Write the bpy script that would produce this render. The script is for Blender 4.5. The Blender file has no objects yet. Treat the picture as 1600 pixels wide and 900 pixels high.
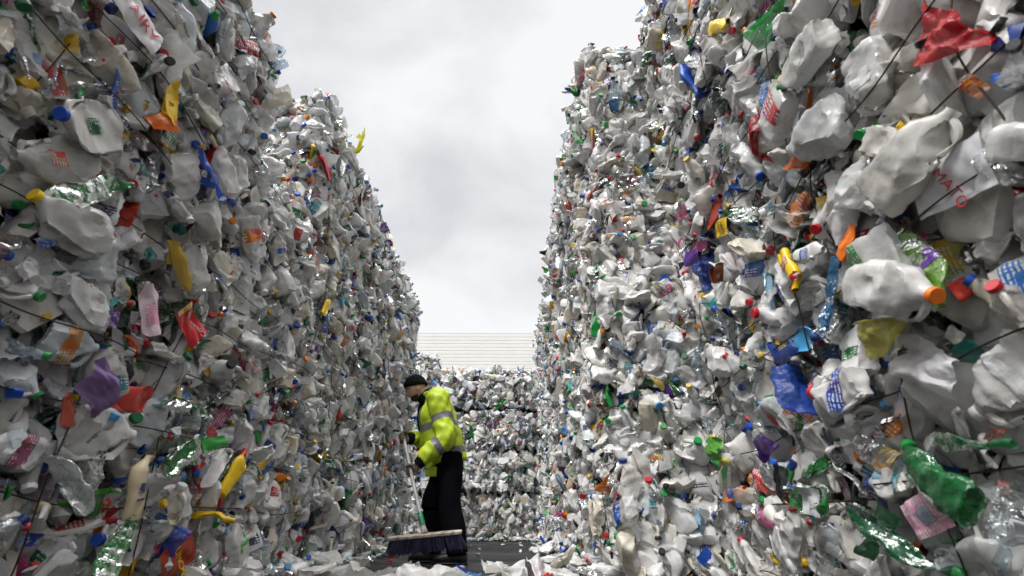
import bpy, math, random
import numpy as np
from mathutils import Vector, Matrix
from mathutils.bvhtree import BVHTree

R = math.radians
S = bpy.context.scene
COL = S.collection
rs = np.random.RandomState(11)

# ------------------------------------------------------------------ camera
F_PX, CX, CY = 755.0, 800.0, 450.0           # focal length in pixels of a 1600 px wide frame
PITCH = math.atan(365.0 / F_PX)
CAM_H = 0.33
cam_d = bpy.data.cameras.new('camera')
cam = bpy.data.objects.new('camera', cam_d); COL.objects.link(cam)
cam_d.sensor_width = 36.0
cam_d.lens = F_PX / 1600 * 36
cam.location = (0, 0, CAM_H)
cam.rotation_euler = (R(90) + PITCH, 0, 0)
cam_d.clip_start = 0.05; cam_d.clip_end = 2000
cam_d.dof.use_dof = True
cam_d.dof.focus_distance = 5.2
cam_d.dof.aperture_fstop = 3.2
S.camera = cam

# ------------------------------------------------------------------ world, sun, exposure
SUN_EL, SUN_AZ = R(52), R(212)               # azimuth measured clockwise from +Y
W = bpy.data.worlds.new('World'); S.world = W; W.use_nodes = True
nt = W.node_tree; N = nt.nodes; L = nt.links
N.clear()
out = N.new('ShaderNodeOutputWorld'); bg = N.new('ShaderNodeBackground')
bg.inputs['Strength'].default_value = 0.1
sky = N.new('ShaderNodeTexSky'); sky.sky_type = 'NISHITA'; sky.sun_disc = False
sky.sun_elevation = SUN_EL; sky.sun_rotation = SUN_AZ
sky.air_density = 1.0; sky.dust_density = 3.0
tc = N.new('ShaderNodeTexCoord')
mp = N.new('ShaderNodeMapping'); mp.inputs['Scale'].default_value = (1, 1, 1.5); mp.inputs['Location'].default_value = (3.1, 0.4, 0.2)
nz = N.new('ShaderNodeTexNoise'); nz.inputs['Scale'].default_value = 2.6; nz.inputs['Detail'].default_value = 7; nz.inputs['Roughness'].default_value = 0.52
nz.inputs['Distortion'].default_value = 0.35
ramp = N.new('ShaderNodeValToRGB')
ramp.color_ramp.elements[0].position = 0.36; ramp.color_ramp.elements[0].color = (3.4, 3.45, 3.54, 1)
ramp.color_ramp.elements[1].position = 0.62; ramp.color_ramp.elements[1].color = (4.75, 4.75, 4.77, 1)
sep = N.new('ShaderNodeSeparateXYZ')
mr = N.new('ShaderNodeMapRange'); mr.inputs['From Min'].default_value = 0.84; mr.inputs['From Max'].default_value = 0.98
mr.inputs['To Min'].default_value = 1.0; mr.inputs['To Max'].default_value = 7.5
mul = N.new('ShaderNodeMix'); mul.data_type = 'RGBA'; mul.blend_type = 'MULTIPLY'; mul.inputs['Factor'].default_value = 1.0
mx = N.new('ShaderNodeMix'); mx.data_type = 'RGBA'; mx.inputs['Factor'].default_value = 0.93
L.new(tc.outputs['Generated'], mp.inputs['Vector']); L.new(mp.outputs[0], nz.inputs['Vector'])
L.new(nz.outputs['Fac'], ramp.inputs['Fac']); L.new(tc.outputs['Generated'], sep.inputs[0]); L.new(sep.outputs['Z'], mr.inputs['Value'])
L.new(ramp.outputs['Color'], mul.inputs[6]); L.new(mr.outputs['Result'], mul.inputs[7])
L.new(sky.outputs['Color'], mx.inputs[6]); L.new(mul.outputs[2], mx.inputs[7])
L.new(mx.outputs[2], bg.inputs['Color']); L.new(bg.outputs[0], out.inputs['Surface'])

sd = bpy.data.lights.new('sun', 'SUN'); sd.energy = 1.5; sd.angle = R(14); sd.color = (1.0, 0.985, 0.965)
sun = bpy.data.objects.new('sun', sd); COL.objects.link(sun)
sdir = Vector((math.sin(SUN_AZ) * math.cos(SUN_EL), math.cos(SUN_AZ) * math.cos(SUN_EL), math.sin(SUN_EL)))
sun.rotation_euler = sdir.to_track_quat('Z', 'Y').to_euler()
sun.location = sdir * 50

S.view_settings.view_transform = 'Standard'; S.view_settings.look = 'None'
S.view_settings.exposure = 1.06; S.view_settings.gamma = 1.0; S.view_settings.use_curve_mapping = False
S.render.engine = 'CYCLES'
cy = S.cycles
cy.use_denoising = True; cy.max_bounces = 6; cy.diffuse_bounces = 2; cy.glossy_bounces = 2
cy.transmission_bounces = 4; cy.transparent_max_bounces = 8; cy.use_adaptive_sampling = True; cy.adaptive_threshold = 0.015
cy.caustics_reflective = False; cy.caustics_refractive = False

# ------------------------------------------------------------------ pixel helpers
ct, st = math.cos(PITCH), math.sin(PITCH)
def ray(px, py):
    p = CY - py; u = px - CX
    return np.array([u, F_PX * ct - p * st, p * ct + F_PX * st])
def at(px, py, D):
    d = ray(px, py); k = D / d[1]
    return np.array([0, 0, CAM_H]) + d * k
def to_px(P):
    x, y, z = P[0], P[1], P[2] - CAM_H
    a = y * ct + z * st
    if a < 0.05: return None
    return CX + F_PX * x / a, CY - F_PX * (z * ct - y * st) / a, a

# ------------------------------------------------------------------ materials
def new_mat(name):
    m = bpy.data.materials.new(name); m.use_nodes = True
    m.node_tree.nodes.clear()
    return m, m.node_tree.nodes, m.node_tree.links
def mixc(N, L, a, b, fac, mode='MIX'):
    m = N.new('ShaderNodeMix'); m.data_type = 'RGBA'; m.blend_type = mode
    for s, v in ((0, fac), (6, a), (7, b)):
        if hasattr(v, 'is_linked'): L.new(v, m.inputs[s])
        else: m.inputs[s].default_value = v if s == 0 else (*v, 1)
    return m.outputs[2]
def ramp2(N, L, src, p0, p1, c0=0.0, c1=1.0):
    r = N.new('ShaderNodeMapRange'); r.inputs['From Min'].default_value = p0; r.inputs['From Max'].default_value = p1
    r.inputs['To Min'].default_value = c0; r.inputs['To Max'].default_value = c1
    L.new(src, r.inputs['Value']); return r.outputs['Result']
def noise(N, L, scale, detail=3, vec=None, rough=0.55):
    n = N.new('ShaderNodeTexNoise'); n.inputs['Scale'].default_value = scale; n.inputs['Detail'].default_value = detail
    n.inputs['Roughness'].default_value = rough
    if vec is not None: L.new(vec, n.inputs['Vector'])
    return n.outputs['Fac']
def col_source(N, L, src):
    if src == 'object':
        o = N.new('ShaderNodeObjectInfo'); return o.outputs['Color'], o.outputs['Random']
    a = N.new('ShaderNodeAttribute'); a.attribute_name = 'col'
    b = N.new('ShaderNodeAttribute'); b.attribute_name = 'puv'
    s = N.new('ShaderNodeSeparateXYZ'); L.new(b.outputs['Vector'], s.inputs[0])
    return a.outputs['Color'], s.outputs['Z']
def bump(N, L, h, strength, dist):
    b = N.new('ShaderNodeBump'); b.inputs['Strength'].default_value = strength; b.inputs['Distance'].default_value = dist
    L.new(h, b.inputs['Height']); return b.outputs['Normal']
def objvec(N, L, rnd, spread=37.0):
    t = N.new('ShaderNodeTexCoord'); c = N.new('ShaderNodeVectorMath'); c.operation = 'ADD'
    m = N.new('ShaderNodeMath'); m.operation = 'MULTIPLY'; m.inputs[1].default_value = spread
    L.new(rnd, m.inputs[0]); L.new(t.outputs['Object'], c.inputs[0]); L.new(m.outputs[0], c.inputs[1])
    return c.outputs[0]

def plastic_mat(kind, src):
    m, N, L = new_mat('%s_%s' % (kind, src))
    o = N.new('ShaderNodeOutputMaterial')
    col, rnd = col_source(N, L, src)
    vec = objvec(N, L, rnd)
    if kind == 'hdpe':
        dirt = ramp2(N, L, noise(N, L, 9, 6, vec, 0.7), 0.50, 0.74, 0, 0.85)
        c = mixc(N, L, col, mixc(N, L, col, (0.50, 0.45, 0.38), 1.0, 'MULTIPLY'), dirt)
        b = bump(N, L, noise(N, L, 26, 3, vec, .5), 0.3, 0.010)
        p = N.new('ShaderNodeBsdfPrincipled'); p.inputs['Roughness'].default_value = 0.22; L.new(c, p.inputs['Base Color']); L.new(b, p.inputs['Normal'])
        p.inputs['Specular IOR Level'].default_value = 0.5
        t = N.new('ShaderNodeBsdfTranslucent'); L.new(c, t.inputs['Color'])
        s = N.new('ShaderNodeMixShader'); s.inputs[0].default_value = 0.22
        L.new(p.outputs[0], s.inputs[1]); L.new(t.outputs[0], s.inputs[2])
        tr = N.new('ShaderNodeBsdfTransparent'); s2 = N.new('ShaderNodeMixShader')
        L.new(ramp2(N, L, rnd, .6, 1.0, 0, .42), s2.inputs[0])
        L.new(s.outputs[0], s2.inputs[1]); L.new(tr.outputs[0], s2.inputs[2]); L.new(s2.outputs[0], o.inputs['Surface'])
    elif kind == 'gloss':
        dirt = ramp2(N, L, noise(N, L, 14, 4, vec), 0.55, 0.75, 0, 0.5)
        c = mixc(N, L, col, mixc(N, L, col, (0.5, 0.45, 0.4), 1.0, 'MULTIPLY'), dirt)
        p = N.new('ShaderNodeBsdfPrincipled'); p.inputs['Roughness'].default_value = 0.33; L.new(c, p.inputs['Base Color'])
        L.new(bump(N, L, noise(N, L, 30, 2, vec), 0.2, 0.006), p.inputs['Normal'])
        L.new(p.outputs[0], o.inputs['Surface'])
    elif kind == 'pet':
        b = bump(N, L, noise(N, L, 38, 3, vec), 0.6, 0.012)
        t = N.new('ShaderNodeBsdfTransparent'); L.new(mixc(N, L, (1, 1, 1), col, 0.65), t.inputs['Color'])
        g = N.new('ShaderNodeBsdfGlossy'); g.inputs['Roughness'].default_value = 0.16; g.inputs['Color'].default_value = (0.95, 0.95, 0.95, 1); L.new(b, g.inputs['Normal'])
        d = N.new('ShaderNodeBsdfDiffuse'); L.new(col, d.inputs['Color']); L.new(b, d.inputs['Normal'])
        tl = N.new('ShaderNodeBsdfTranslucent'); L.new(col, tl.inputs['Color'])
        dd = N.new('ShaderNodeMixShader'); dd.inputs[0].default_value = 0.5; L.new(d.outputs[0], dd.inputs[1]); L.new(tl.outputs[0], dd.inputs[2])
        lw = N.new('ShaderNodeLayerWeight'); lw.inputs['Blend'].default_value = 0.32; L.new(b, lw.inputs['Normal'])
        s1 = N.new('ShaderNodeMixShader')
        hv = N.new('ShaderNodeSeparateColor'); hv.mode = 'HSV'; L.new(col, hv.inputs[0])
        ad = N.new('ShaderNodeMath'); ad.operation = 'MULTIPLY_ADD'; ad.inputs[1].default_value = .35; L.new(hv.outputs[1], ad.inputs[0])
        L.new(ramp2(N, L, noise(N, L, 16, 3, vec), 0.3, 0.75, 0.12, 0.48), ad.inputs[2]); L.new(ad.outputs[0], s1.inputs[0]); L.new(t.outputs[0], s1.inputs[1]); L.new(dd.outputs[0], s1.inputs[2])
        s2 = N.new('ShaderNodeMixShader'); L.new(ramp2(N, L, lw.outputs['Fresnel'], 0.0, 1.0, 0.06, 0.8), s2.inputs[0])
        L.new(s1.outputs[0], s2.inputs[1]); L.new(g.outputs[0], s2.inputs[2]); L.new(s2.outputs[0], o.inputs['Surface'])
    elif kind == 'film':
        b = bump(N, L, noise(N, L, 45, 4, vec), 0.5, 0.012)
        dirt = ramp2(N, L, noise(N, L, 8, 4, vec), 0.5, 0.75, 0, 0.6)
        c = mixc(N, L, col, mixc(N, L, col, (0.55, 0.48, 0.38), 1.0, 'MULTIPLY'), dirt)
        p = N.new('ShaderNodeBsdfPrincipled'); p.inputs['Roughness'].default_value = 0.28; L.new(c, p.inputs['Base Color']); L.new(b, p.inputs['Normal'])
        t = N.new('ShaderNodeBsdfTranslucent'); L.new(c, t.inputs['Color'])
        s = N.new('ShaderNodeMixShader'); s.inputs[0].default_value = 0.35
        L.new(p.outputs[0], s.inputs[1]); L.new(t.outputs[0], s.inputs[2])
        tr = N.new('ShaderNodeBsdfTransparent'); s2 = N.new('ShaderNodeMixShader'); s2.inputs[0].default_value = 0.14
        L.new(s.outputs[0], s2.inputs[1]); L.new(tr.outputs[0], s2.inputs[2]); L.new(s2.outputs[0], o.inputs['Surface'])
    elif kind == 'print':
        a = N.new('ShaderNodeAttribute'); a.attribute_name = 'puv'
        cb = N.new('ShaderNodeVectorMath'); cb.operation = 'ADD'; mm = N.new('ShaderNodeMath'); mm.operation = 'MULTIPLY'; mm.inputs[1].default_value = 53
        L.new(rnd, mm.inputs[0]); L.new(a.outputs['Vector'], cb.inputs[0]); L.new(mm.outputs[0], cb.inputs[1])
        v = N.new('ShaderNodeTexVoronoi'); v.distance = 'CHEBYCHEV'; v.inputs['Scale'].default_value = 4.2; L.new(cb.outputs[0], v.inputs['Vector'])
        sc = N.new('ShaderNodeSeparateColor'); L.new(v.outputs['Color'], sc.inputs[0])
        blk = ramp2(N, L, sc.outputs[0], 0.62, 0.63)
        sq_ = N.new('ShaderNodeMapping'); sq_.inputs['Scale'].default_value = (38, 3.0, 0); L.new(cb.outputs[0], sq_.inputs['Vector'])
        wv = N.new('ShaderNodeTexNoise'); wv.inputs['Scale'].default_value = 1; wv.inputs['Detail'].default_value = 2; L.new(sq_.outputs[0], wv.inputs['Vector'])
        sv = N.new('ShaderNodeSeparateXYZ'); L.new(cb.outputs[0], sv.inputs[0])
        fm = N.new('ShaderNodeMath'); fm.operation = 'MULTIPLY'; fm.inputs[1].default_value = 15.0; L.new(sv.outputs['Y'], fm.inputs[0])
        ff = N.new('ShaderNodeMath'); ff.operation = 'FRACT'; L.new(fm.outputs[0], ff.inputs[0])
        rows = ramp2(N, L, ff.outputs[0], .50, .52)
        marks = N.new('ShaderNodeMath'); marks.operation = 'MULTIPLY'
        mk = N.new('ShaderNodeMath'); mk.operation = 'MULTIPLY'; L.new(rows, mk.inputs[1])
        L.new(ramp2(N, L, wv.outputs['Fac'], 0.46, 0.5), mk.inputs[0])
        L.new(mk.outputs[0], marks.inputs[0]); L.new(ramp2(N, L, sc.outputs[1], 0.45, 0.46), marks.inputs[1])
        hs = N.new('ShaderNodeHueSaturation'); L.new(col, hs.inputs['Color'])
        L.new(ramp2(N, L, sc.outputs[2], 0, 1, 0.44, 0.56), hs.inputs['Hue']); hs.inputs['Value'].default_value = 0.7; hs.inputs['Saturation'].default_value = 0.85
        c = mixc(N, L, col, hs.outputs[0], blk)
        c = mixc(N, L, c, (0.72, 0.72, 0.70), marks.outputs[0])
        p = N.new('ShaderNodeBsdfPrincipled'); p.inputs['Roughness'].default_value = 0.35; L.new(c, p.inputs['Base Color'])
        L.new(bump(N, L, noise(N, L, 40, 3, vec), 0.4, 0.008), p.inputs['Normal'])
        L.new(p.outputs[0], o.inputs['Surface'])
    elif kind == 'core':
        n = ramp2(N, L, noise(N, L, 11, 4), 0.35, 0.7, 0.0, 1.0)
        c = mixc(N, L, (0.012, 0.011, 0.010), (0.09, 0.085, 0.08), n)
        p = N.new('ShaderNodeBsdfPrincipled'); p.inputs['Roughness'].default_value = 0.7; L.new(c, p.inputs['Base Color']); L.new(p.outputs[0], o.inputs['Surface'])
    return m
KINDS = ['hdpe', 'pet', 'gloss', 'print', 'film', 'core']
MO = {k: plastic_mat(k, 'object') for k in KINDS[:5]}
MA = {k: plastic_mat(k, 'attr') for k in KINDS}
def simple(name, col, rough=0.5, metal=0.0, var=0.0, scale=20.0, bmp=0.0, col2=None):
    m, N, L = new_mat(name)
    o = N.new('ShaderNodeOutputMaterial'); p = N.new('ShaderNodeBsdfPrincipled'); L.new(p.outputs[0], o.inputs['Surface'])
    p.inputs['Roughness'].default_value = rough; p.inputs['Metallic'].default_value = metal
    t = N.new('ShaderNodeTexCoord')
    n = noise(N, L, scale, 5, t.outputs['Object'], 0.6)
    c2 = col2 or tuple(max(0, x * (1 - var)) for x in col)
    L.new(mixc(N, L, col, c2, ramp2(N, L, n, 0.38, 0.66)), p.inputs['Base Color'])
    if rough >= .85: p.inputs['Specular IOR Level'].default_value = .08
    if bmp: L.new(bump(N, L, n, bmp, 0.01), p.inputs['Normal'])
    return m
M_WIRE = simple('wire_steel', (0.018, 0.015, 0.013), 0.55, 0.5, 0.3, 60, col2=(0.05, 0.025, 0.015))

# ------------------------------------------------------------------ mesh building
class Shp:
    """a bit of mesh as arrays: V, quads, tris, puv"""
    def __init__(s, V, Q=None, T=None, uv=None):
        s.V = np.asarray(V, float); s.Q = np.zeros((0, 4), int) if Q is None or len(Q) == 0 else np.asarray(Q, int)
        s.T = np.zeros((0, 3), int) if T is None or len(T) == 0 else np.asarray(T, int)
        s.uv = np.zeros((len(s.V), 3)) if uv is None else np.asarray(uv, float)
    def cp(s, V=None): return Shp(s.V.copy() if V is None else V, s.Q, s.T, s.uv.copy())
def cat(shapes):
    V = []; Q = []; T = []; U = []; n = 0
    for s in shapes:
        V.append(s.V); Q.append(s.Q + n); T.append(s.T + n); U.append(s.uv); n += len(s.V)
    return Shp(np.concatenate(V), np.concatenate(Q), np.concatenate(T), np.concatenate(U))
def mesh(name, chunks, mats, smooth=True, sharp=None, attr=False):
    """chunks: list of (Shp, material index, colour)"""
    s = cat([c[0] for c in chunks])
    me = bpy.data.meshes.new(name)
    nv, nq, ntr = len(s.V), len(s.Q), len(s.T)
    me.vertices.add(nv); me.vertices.foreach_set('co', s.V.astype(np.float32).ravel())
    me.loops.add(nq * 4 + ntr * 3); me.polygons.add(nq + ntr)
    me.loops.foreach_set('vertex_index', np.concatenate([s.Q.ravel(), s.T.ravel()]).astype(np.int32))
    me.polygons.foreach_set('loop_start', np.concatenate([np.arange(nq) * 4, nq * 4 + np.arange(ntr) * 3]).astype(np.int32))
    mi = np.concatenate([np.full(len(c[0].Q), c[1]) for c in chunks] + [np.full(len(c[0].T), c[1]) for c in chunks]).astype(np.int32)
    me.polygons.foreach_set('material_index', mi)
    me.polygons.foreach_set('use_smooth', np.full(nq + ntr, smooth))
    for m in mats: me.materials.append(m)
    a = me.attributes.new('puv', 'FLOAT_VECTOR', 'POINT'); a.data.foreach_set('vector', s.uv.astype(np.float32).ravel())
    if attr:
        cols = np.concatenate([np.tile(np.array([*c[2], 1.0]), (len(c[0].V), 1)) for c in chunks])
        a = me.attributes.new('col', 'FLOAT_COLOR', 'POINT'); a.data.foreach_set('color', cols.astype(np.float32).ravel())
    me.update(calc_edges=True); me.validate()
    if sharp is not None: me.set_sharp_from_angle(angle=R(sharp))
    return me
def put(name, me, parent=None, M=None):
    o = bpy.data.objects.new(name, me); COL.objects.link(o)
    if parent is not None: o.parent = parent
    if M is not None: o.matrix_local = Matrix([list(map(float, r)) for r in M])
    return o
def tag(o, label=None, cat_=None, group=None, kind=None):
    if label: o['label'] = label
    if cat_: o['category'] = cat_
    if group: o['group'] = group
    if kind: o['kind'] = kind
    return o
def empty(name, loc, rz=0.0):
    o = bpy.data.objects.new(name, None); COL.objects.link(o); o.location = loc; o.rotation_euler = (0, 0, rz); o.empty_display_size = 0.1
    return o

def sines(rng, n, kmin, kmax):
    d = rng.normal(size=(n, 3)); d /= np.linalg.norm(d, axis=1)[:, None]
    k = rng.uniform(kmin, kmax, n)[:, None] * d
    return k, rng.uniform(0, 6.28, n), rng.uniform(0.4, 1, n)
def fnoise(P, sn):
    k, ph, a = sn
    return (np.sin(P @ k.T + ph) * a).sum(1) / a.sum()

def ridged(P, sn):
    k, ph, a = sn
    return ((1 - 2 * np.abs(np.sin(P @ k.T + ph))) * a).sum(1) / a.sum()

def lathe(prof, nseg, sq=2.0, sx=1.0, sy=1.0, sqf=None):
    """surface of revolution with superelliptic sections; prof [(r,z)] bottom to top"""
    prof = np.asarray(prof, float); nr = len(prof)
    th = np.arange(nseg) * 2 * math.pi / nseg
    V = []; U = []
    for i, (r, z) in enumerate(prof):
        e = sq if sqf is None else sqf(z)
        c, s = np.cos(th), np.sin(th)
        k = (np.abs(c) ** e + np.abs(s) ** e) ** (-1.0 / e)
        fx = sx if r > 0.02 else 1 + (sx - 1) * max(0, (r - 0.014)) / 0.006
        fy = sy if r > 0.02 else 1 + (sy - 1) * max(0, (r - 0.014)) / 0.006
        V.append(np.stack([r * k * c * fx, r * k * s * fy, np.full(nseg, z)], 1))
        U.append(np.stack([th / 6.283 * 2.4, np.full(nseg, z * 5), np.zeros(nseg)], 1))
    V = np.concatenate(V); U = np.concatenate(U)
    i = np.arange(nr - 1)[:, None]; j = np.arange(nseg)[None, :]
    a = i * nseg + j; b = i * nseg + (j + 1) % nseg
    Q = np.stack([a, b, b + nseg, a + nseg], -1).reshape(-1, 4)
    return Shp(V, Q, None, U)
def resample(prof, n):
    p = np.asarray(prof, float); d = np.r_[0, np.cumsum(np.hypot(*np.diff(p, axis=0).T))]
    t = np.linspace(0, d[-1], n)
    return np.stack([np.interp(t, d, p[:, 0]), np.interp(t, d, p[:, 1])], 1)
def tube(pts, rad, nseg=8, cap=True, rad2=None, up=(0, 0, 1), nring=None, tw=None):
    """tube along a smooth path; rad (and rad2) per point; rad2 across the 'up' side"""
    P = np.asarray(pts, float); r1 = np.asarray(rad, float) * np.ones(len(P)); r2 = r1 if rad2 is None else np.asarray(rad2, float) * np.ones(len(P))
    if nring:
        t = np.linspace(0, len(P) - 1, nring)
        def cr(A):
            A = np.asarray(A, float); B = np.concatenate([2 * A[:1] - A[1:2], A, 2 * A[-1:] - A[-2:-1]])
            i = np.clip(t.astype(int), 0, len(A) - 2); f = t - i
            if A.ndim > 1: f = f[:, None]
            p0, p1, p2, p3 = B[i], B[i + 1], B[i + 2], B[i + 3]
            return 0.5 * (2 * p1 + (p2 - p0) * f + (2 * p0 - 5 * p1 + 4 * p2 - p3) * f ** 2 + (3 * p1 - p0 - 3 * p2 + p3) * f ** 3)
        P, r1, r2 = cr(P), cr(r1), cr(r2)
    n = len(P); T = np.gradient(P, axis=0); T /= np.linalg.norm(T, axis=1)[:, None] + 1e-9
    th = np.arange(nseg) * 2 * math.pi / nseg
    V = []; U = []; up = np.array(up, float)
    for i in range(n):
        a = up - T[i] * (up @ T[i]); a /= np.linalg.norm(a) + 1e-9; b = np.cross(T[i], a)
        V.append(P[i] + np.outer(np.cos(th) * r1[i], a) + np.outer(np.sin(th) * r2[i], b))
        U.append(np.stack([th / 6.283, np.full(nseg, i / (n - 1)), np.zeros(nseg)], 1))
    V = np.concatenate(V); U = np.concatenate(U)
    i = np.arange(n - 1)[:, None]; j = np.arange(nseg)[None, :]
    a = i * nseg + j; b = i * nseg + (j + 1) % nseg
    Q = np.stack([a, b, b + nseg, a + nseg], -1).reshape(-1, 4); Tt = []
    if cap:
        V = np.concatenate([V, P[:1], P[-1:]]); U = np.concatenate([U, np.zeros((1, 3)), np.zeros((1, 3)) + [[0, 1, 0]]]); c0 = n * nseg
        for k in range(nseg):
            Tt.append((c0, (k + 1) % nseg, k)); Tt.append((c0 + 1, (n - 1) * nseg + k, (n - 1) * nseg + (k + 1) % nseg))
    return Shp(V, Q, Tt, U)
def box(c, h, bev=0.0):
    """bevelled box (chamfered edges) centred on c with half sizes h"""
    c = np.asarray(c, float); h = np.asarray(h, float); b = bev
    if b <= 0:
        V = np.array([[x, y, z] for x in (-1, 1) for y in (-1, 1) for z in (-1, 1)]) * h + c
        return Shp(V, [(0, 1, 3, 2), (4, 6, 7, 5), (0, 4, 5, 1), (2, 3, 7, 6), (0, 2, 6, 4), (1, 5, 7, 3)])
    rings = []
    for z, k in ((-h[2], b), (-h[2] + b, 0), (h[2] - b, 0), (h[2], b)):
        x, y = h[0] - k, h[1] - k; q = b
        rings.append([(x - q, -y, z), (x, -y + q, z), (x, y - q, z), (x - q, y, z), (-x + q, y, z), (-x, y - q, z), (-x, -y + q, z), (-x + q, -y, z)])
    V = np.array(rings).reshape(-1, 3) + c; Q = []; T = []
    for i in range(3):
        for j in range(8): Q.append((i * 8 + j, i * 8 + (j + 1) % 8, i * 8 + 8 + (j + 1) % 8, i * 8 + 8 + j))
    for j in range(1, 7):
        T.append((0, j + 1, j)); T.append((24, 24 + j, 25 + j))
    return Shp(V, Q, T)

# ------------------------------------------------------------------ crushed things (built once, copied many times)
def crush(shapes, rng, flat, dents, depth, bend, neck, amp, freq, fold=0.0):
    """squeeze flat along y, push dents in by reflecting across cutting planes, bend; the neck above z=neck keeps its shape"""
    body = shapes[0].V
    sn = [sines(rng, 5, freq * .5, freq) for _ in range(3)]
    planes = []
    def w_of(P): return 1 - np.clip((P[:, 2] - neck * .82) / (neck * .18), 0, 1)
    def squash(P):
        w = w_of(P); Q = P.copy()
        Q[:, 1] *= 1 - (1 - flat) * w; Q[:, 0] *= 1 + (1 - flat) * 0.22 * w
        for i in range(3): Q[:, i] += amp * fnoise(P, sn[i]) * w * 2.2
        return Q
    B = squash(body)
    for _ in range(dents):
        n = rng.normal(size=3); n[1] *= 1.5; n[2] *= 0.55; n /= np.linalg.norm(n)
        d = B @ n; off = d.max() - rng.uniform(*depth); planes.append((n, off, rng.uniform(0.05, 0.7)))
        w = w_of(B); q = np.clip(d - off, 0, None) * w
        B = B - np.outer(q * (1 + planes[-1][2]), n)
    tmp = shapes[0].cp(B); nn_ = normals(tmp); w = w_of(B)
    for f_, a_ in ((freq * 1.1, amp * 1.0), (freq * 2.4, amp * .6)):
        B = B + nn_ * (ridged(B, sines(rng, 4, f_ * .5, f_)) * a_ * w)[:, None]
    bz = rng.uniform(-bend, bend); by = rng.uniform(-bend, bend); H = neck
    def finish(P):
        Q = P.copy(); t = np.clip(P[:, 2] / H, 0, 1.3)
        for ax, b in ((0, bz), (1, by)):
            if abs(b) < 1e-3: continue
            ang = b * t; Rr = H / b
            Q[:, ax] += Rr * (1 - np.cos(ang)) + (P[:, ax]) * (np.cos(ang) - 1) * 0.5
            Q[:, 2] -= P[:, ax] * np.sin(ang)
        return Q
    outs = [shapes[0].cp(finish(B))]
    for s in shapes[1:]: outs.append(s.cp(finish(s.V)))
    c = (outs[0].V.max(0) + outs[0].V.min(0)) / 2
    for s in outs: s.V = s.V - c
    return outs
def normals(s):
    n = np.zeros_like(s.V)
    F = [s.Q[:, :3], s.Q[:, [0, 2, 3]]] + ([s.T] if len(s.T) else [])
    for f in F:
        fn = np.cross(s.V[f[:, 1]] - s.V[f[:, 0]], s.V[f[:, 2]] - s.V[f[:, 0]])
        for k in range(3): np.add.at(n, f[:, k], fn)
    return n / (np.linalg.norm(n, axis=1)[:, None] + 1e-12)
def patch(body, mask, off=0.0018):
    """the faces of body whose four corners are in mask, lifted off it"""
    f = mask[body.Q].all(1); Q = body.Q[f]
    if len(Q) == 0: return None
    ids = np.unique(Q); mp_ = np.full(len(body.V), -1); mp_[ids] = np.arange(len(ids))
    return Shp(body.V[ids] + normals(body)[ids] * off, mp_[Q], None, body.uv[ids])
def cap_shape(r, h, z, n=14):
    p = [(0.0005, z), (r, z), (r, z + h * .9), (r * .93, z + h), (0.0005, z + h)]
    return lathe(p, n)

def make_jug(rng, hi=True):
    h = rng.choice([0.25, 0.25, 0.22, 0.27]); w = 0.066 if h < 0.25 else 0.073
    prof = [(0.0008, 0), (w * .75, 0), (w * .96, .008), (w, .03), (w, h * .58), (w * .97, h * .64), (w * .80, h * .74), (w * .5, h * .84), (.020, h * .90), (.0175, h * .93), (.0175, h * .97)]
    nr, ns = (32, 40) if hi else (12, 14)
    z0 = h * .64
    body = lathe(resample(prof, nr), ns, sqf=lambda z: 4.0 if z < z0 else max(2.0, 4.0 - 2 * (z - z0) / (h * .2)))
    k = (body.V[:, 0] > w * .25) & (body.V[:, 2] > h * .56) & (body.V[:, 2] < h * .93) & (np.abs(body.V[:, 1]) < w * .9)
    body.V[k, 0] *= 0.66
    for zg in (.2, .5): body.V[:, :2] *= (1 - .05 * np.exp(-((body.V[:, 2] - h * zg) / .006) ** 2))[:, None]
    for sg in (-1, 1):
        kk = (body.V[:, 1] * sg > w * .6) & (body.V[:, 0] ** 2 + (body.V[:, 2] - h * .35) ** 2 < .030 ** 2); body.V[kk, 1] -= sg * .008
    hd = tube([(.012, 0, h * .90), (w * .62, 0, h * .86), (w * .98, 0, h * .74), (w * .97, 0, h * .55)], [.010, .012, .013, .012], 8 if hi else 5, nring=10 if hi else 5)
    hd.uv[:] = 0
    nb = len(body.V); body0 = body
    bd = cat([body, hd])
    cap = cap_shape(.0205, .016, h * .945, 16 if hi else 8)
    outs = crush([bd, cap], rng, rng.uniform(.38, .75), rng.randint(3, 8), (.010, .034), .45, h * .9, .0065, 55)
    a0 = rng.choice([0.25, 0.75]) * 2.4; zz = rng.uniform(.12, .3) * h; zh = rng.uniform(.22, .36) * h
    U = outs[0].uv
    m = (np.abs(((U[:, 0] - a0 + 1.2) % 2.4) - 1.2) < rng.uniform(.2, .4)) & (U[:, 1] / 5 > zz) & (U[:, 1] / 5 < zz + zh); m[nb:] = False
    return dict(kind='milk_jug', body=outs[0], cap=outs[1], lab=patch(outs[0], m))
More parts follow.
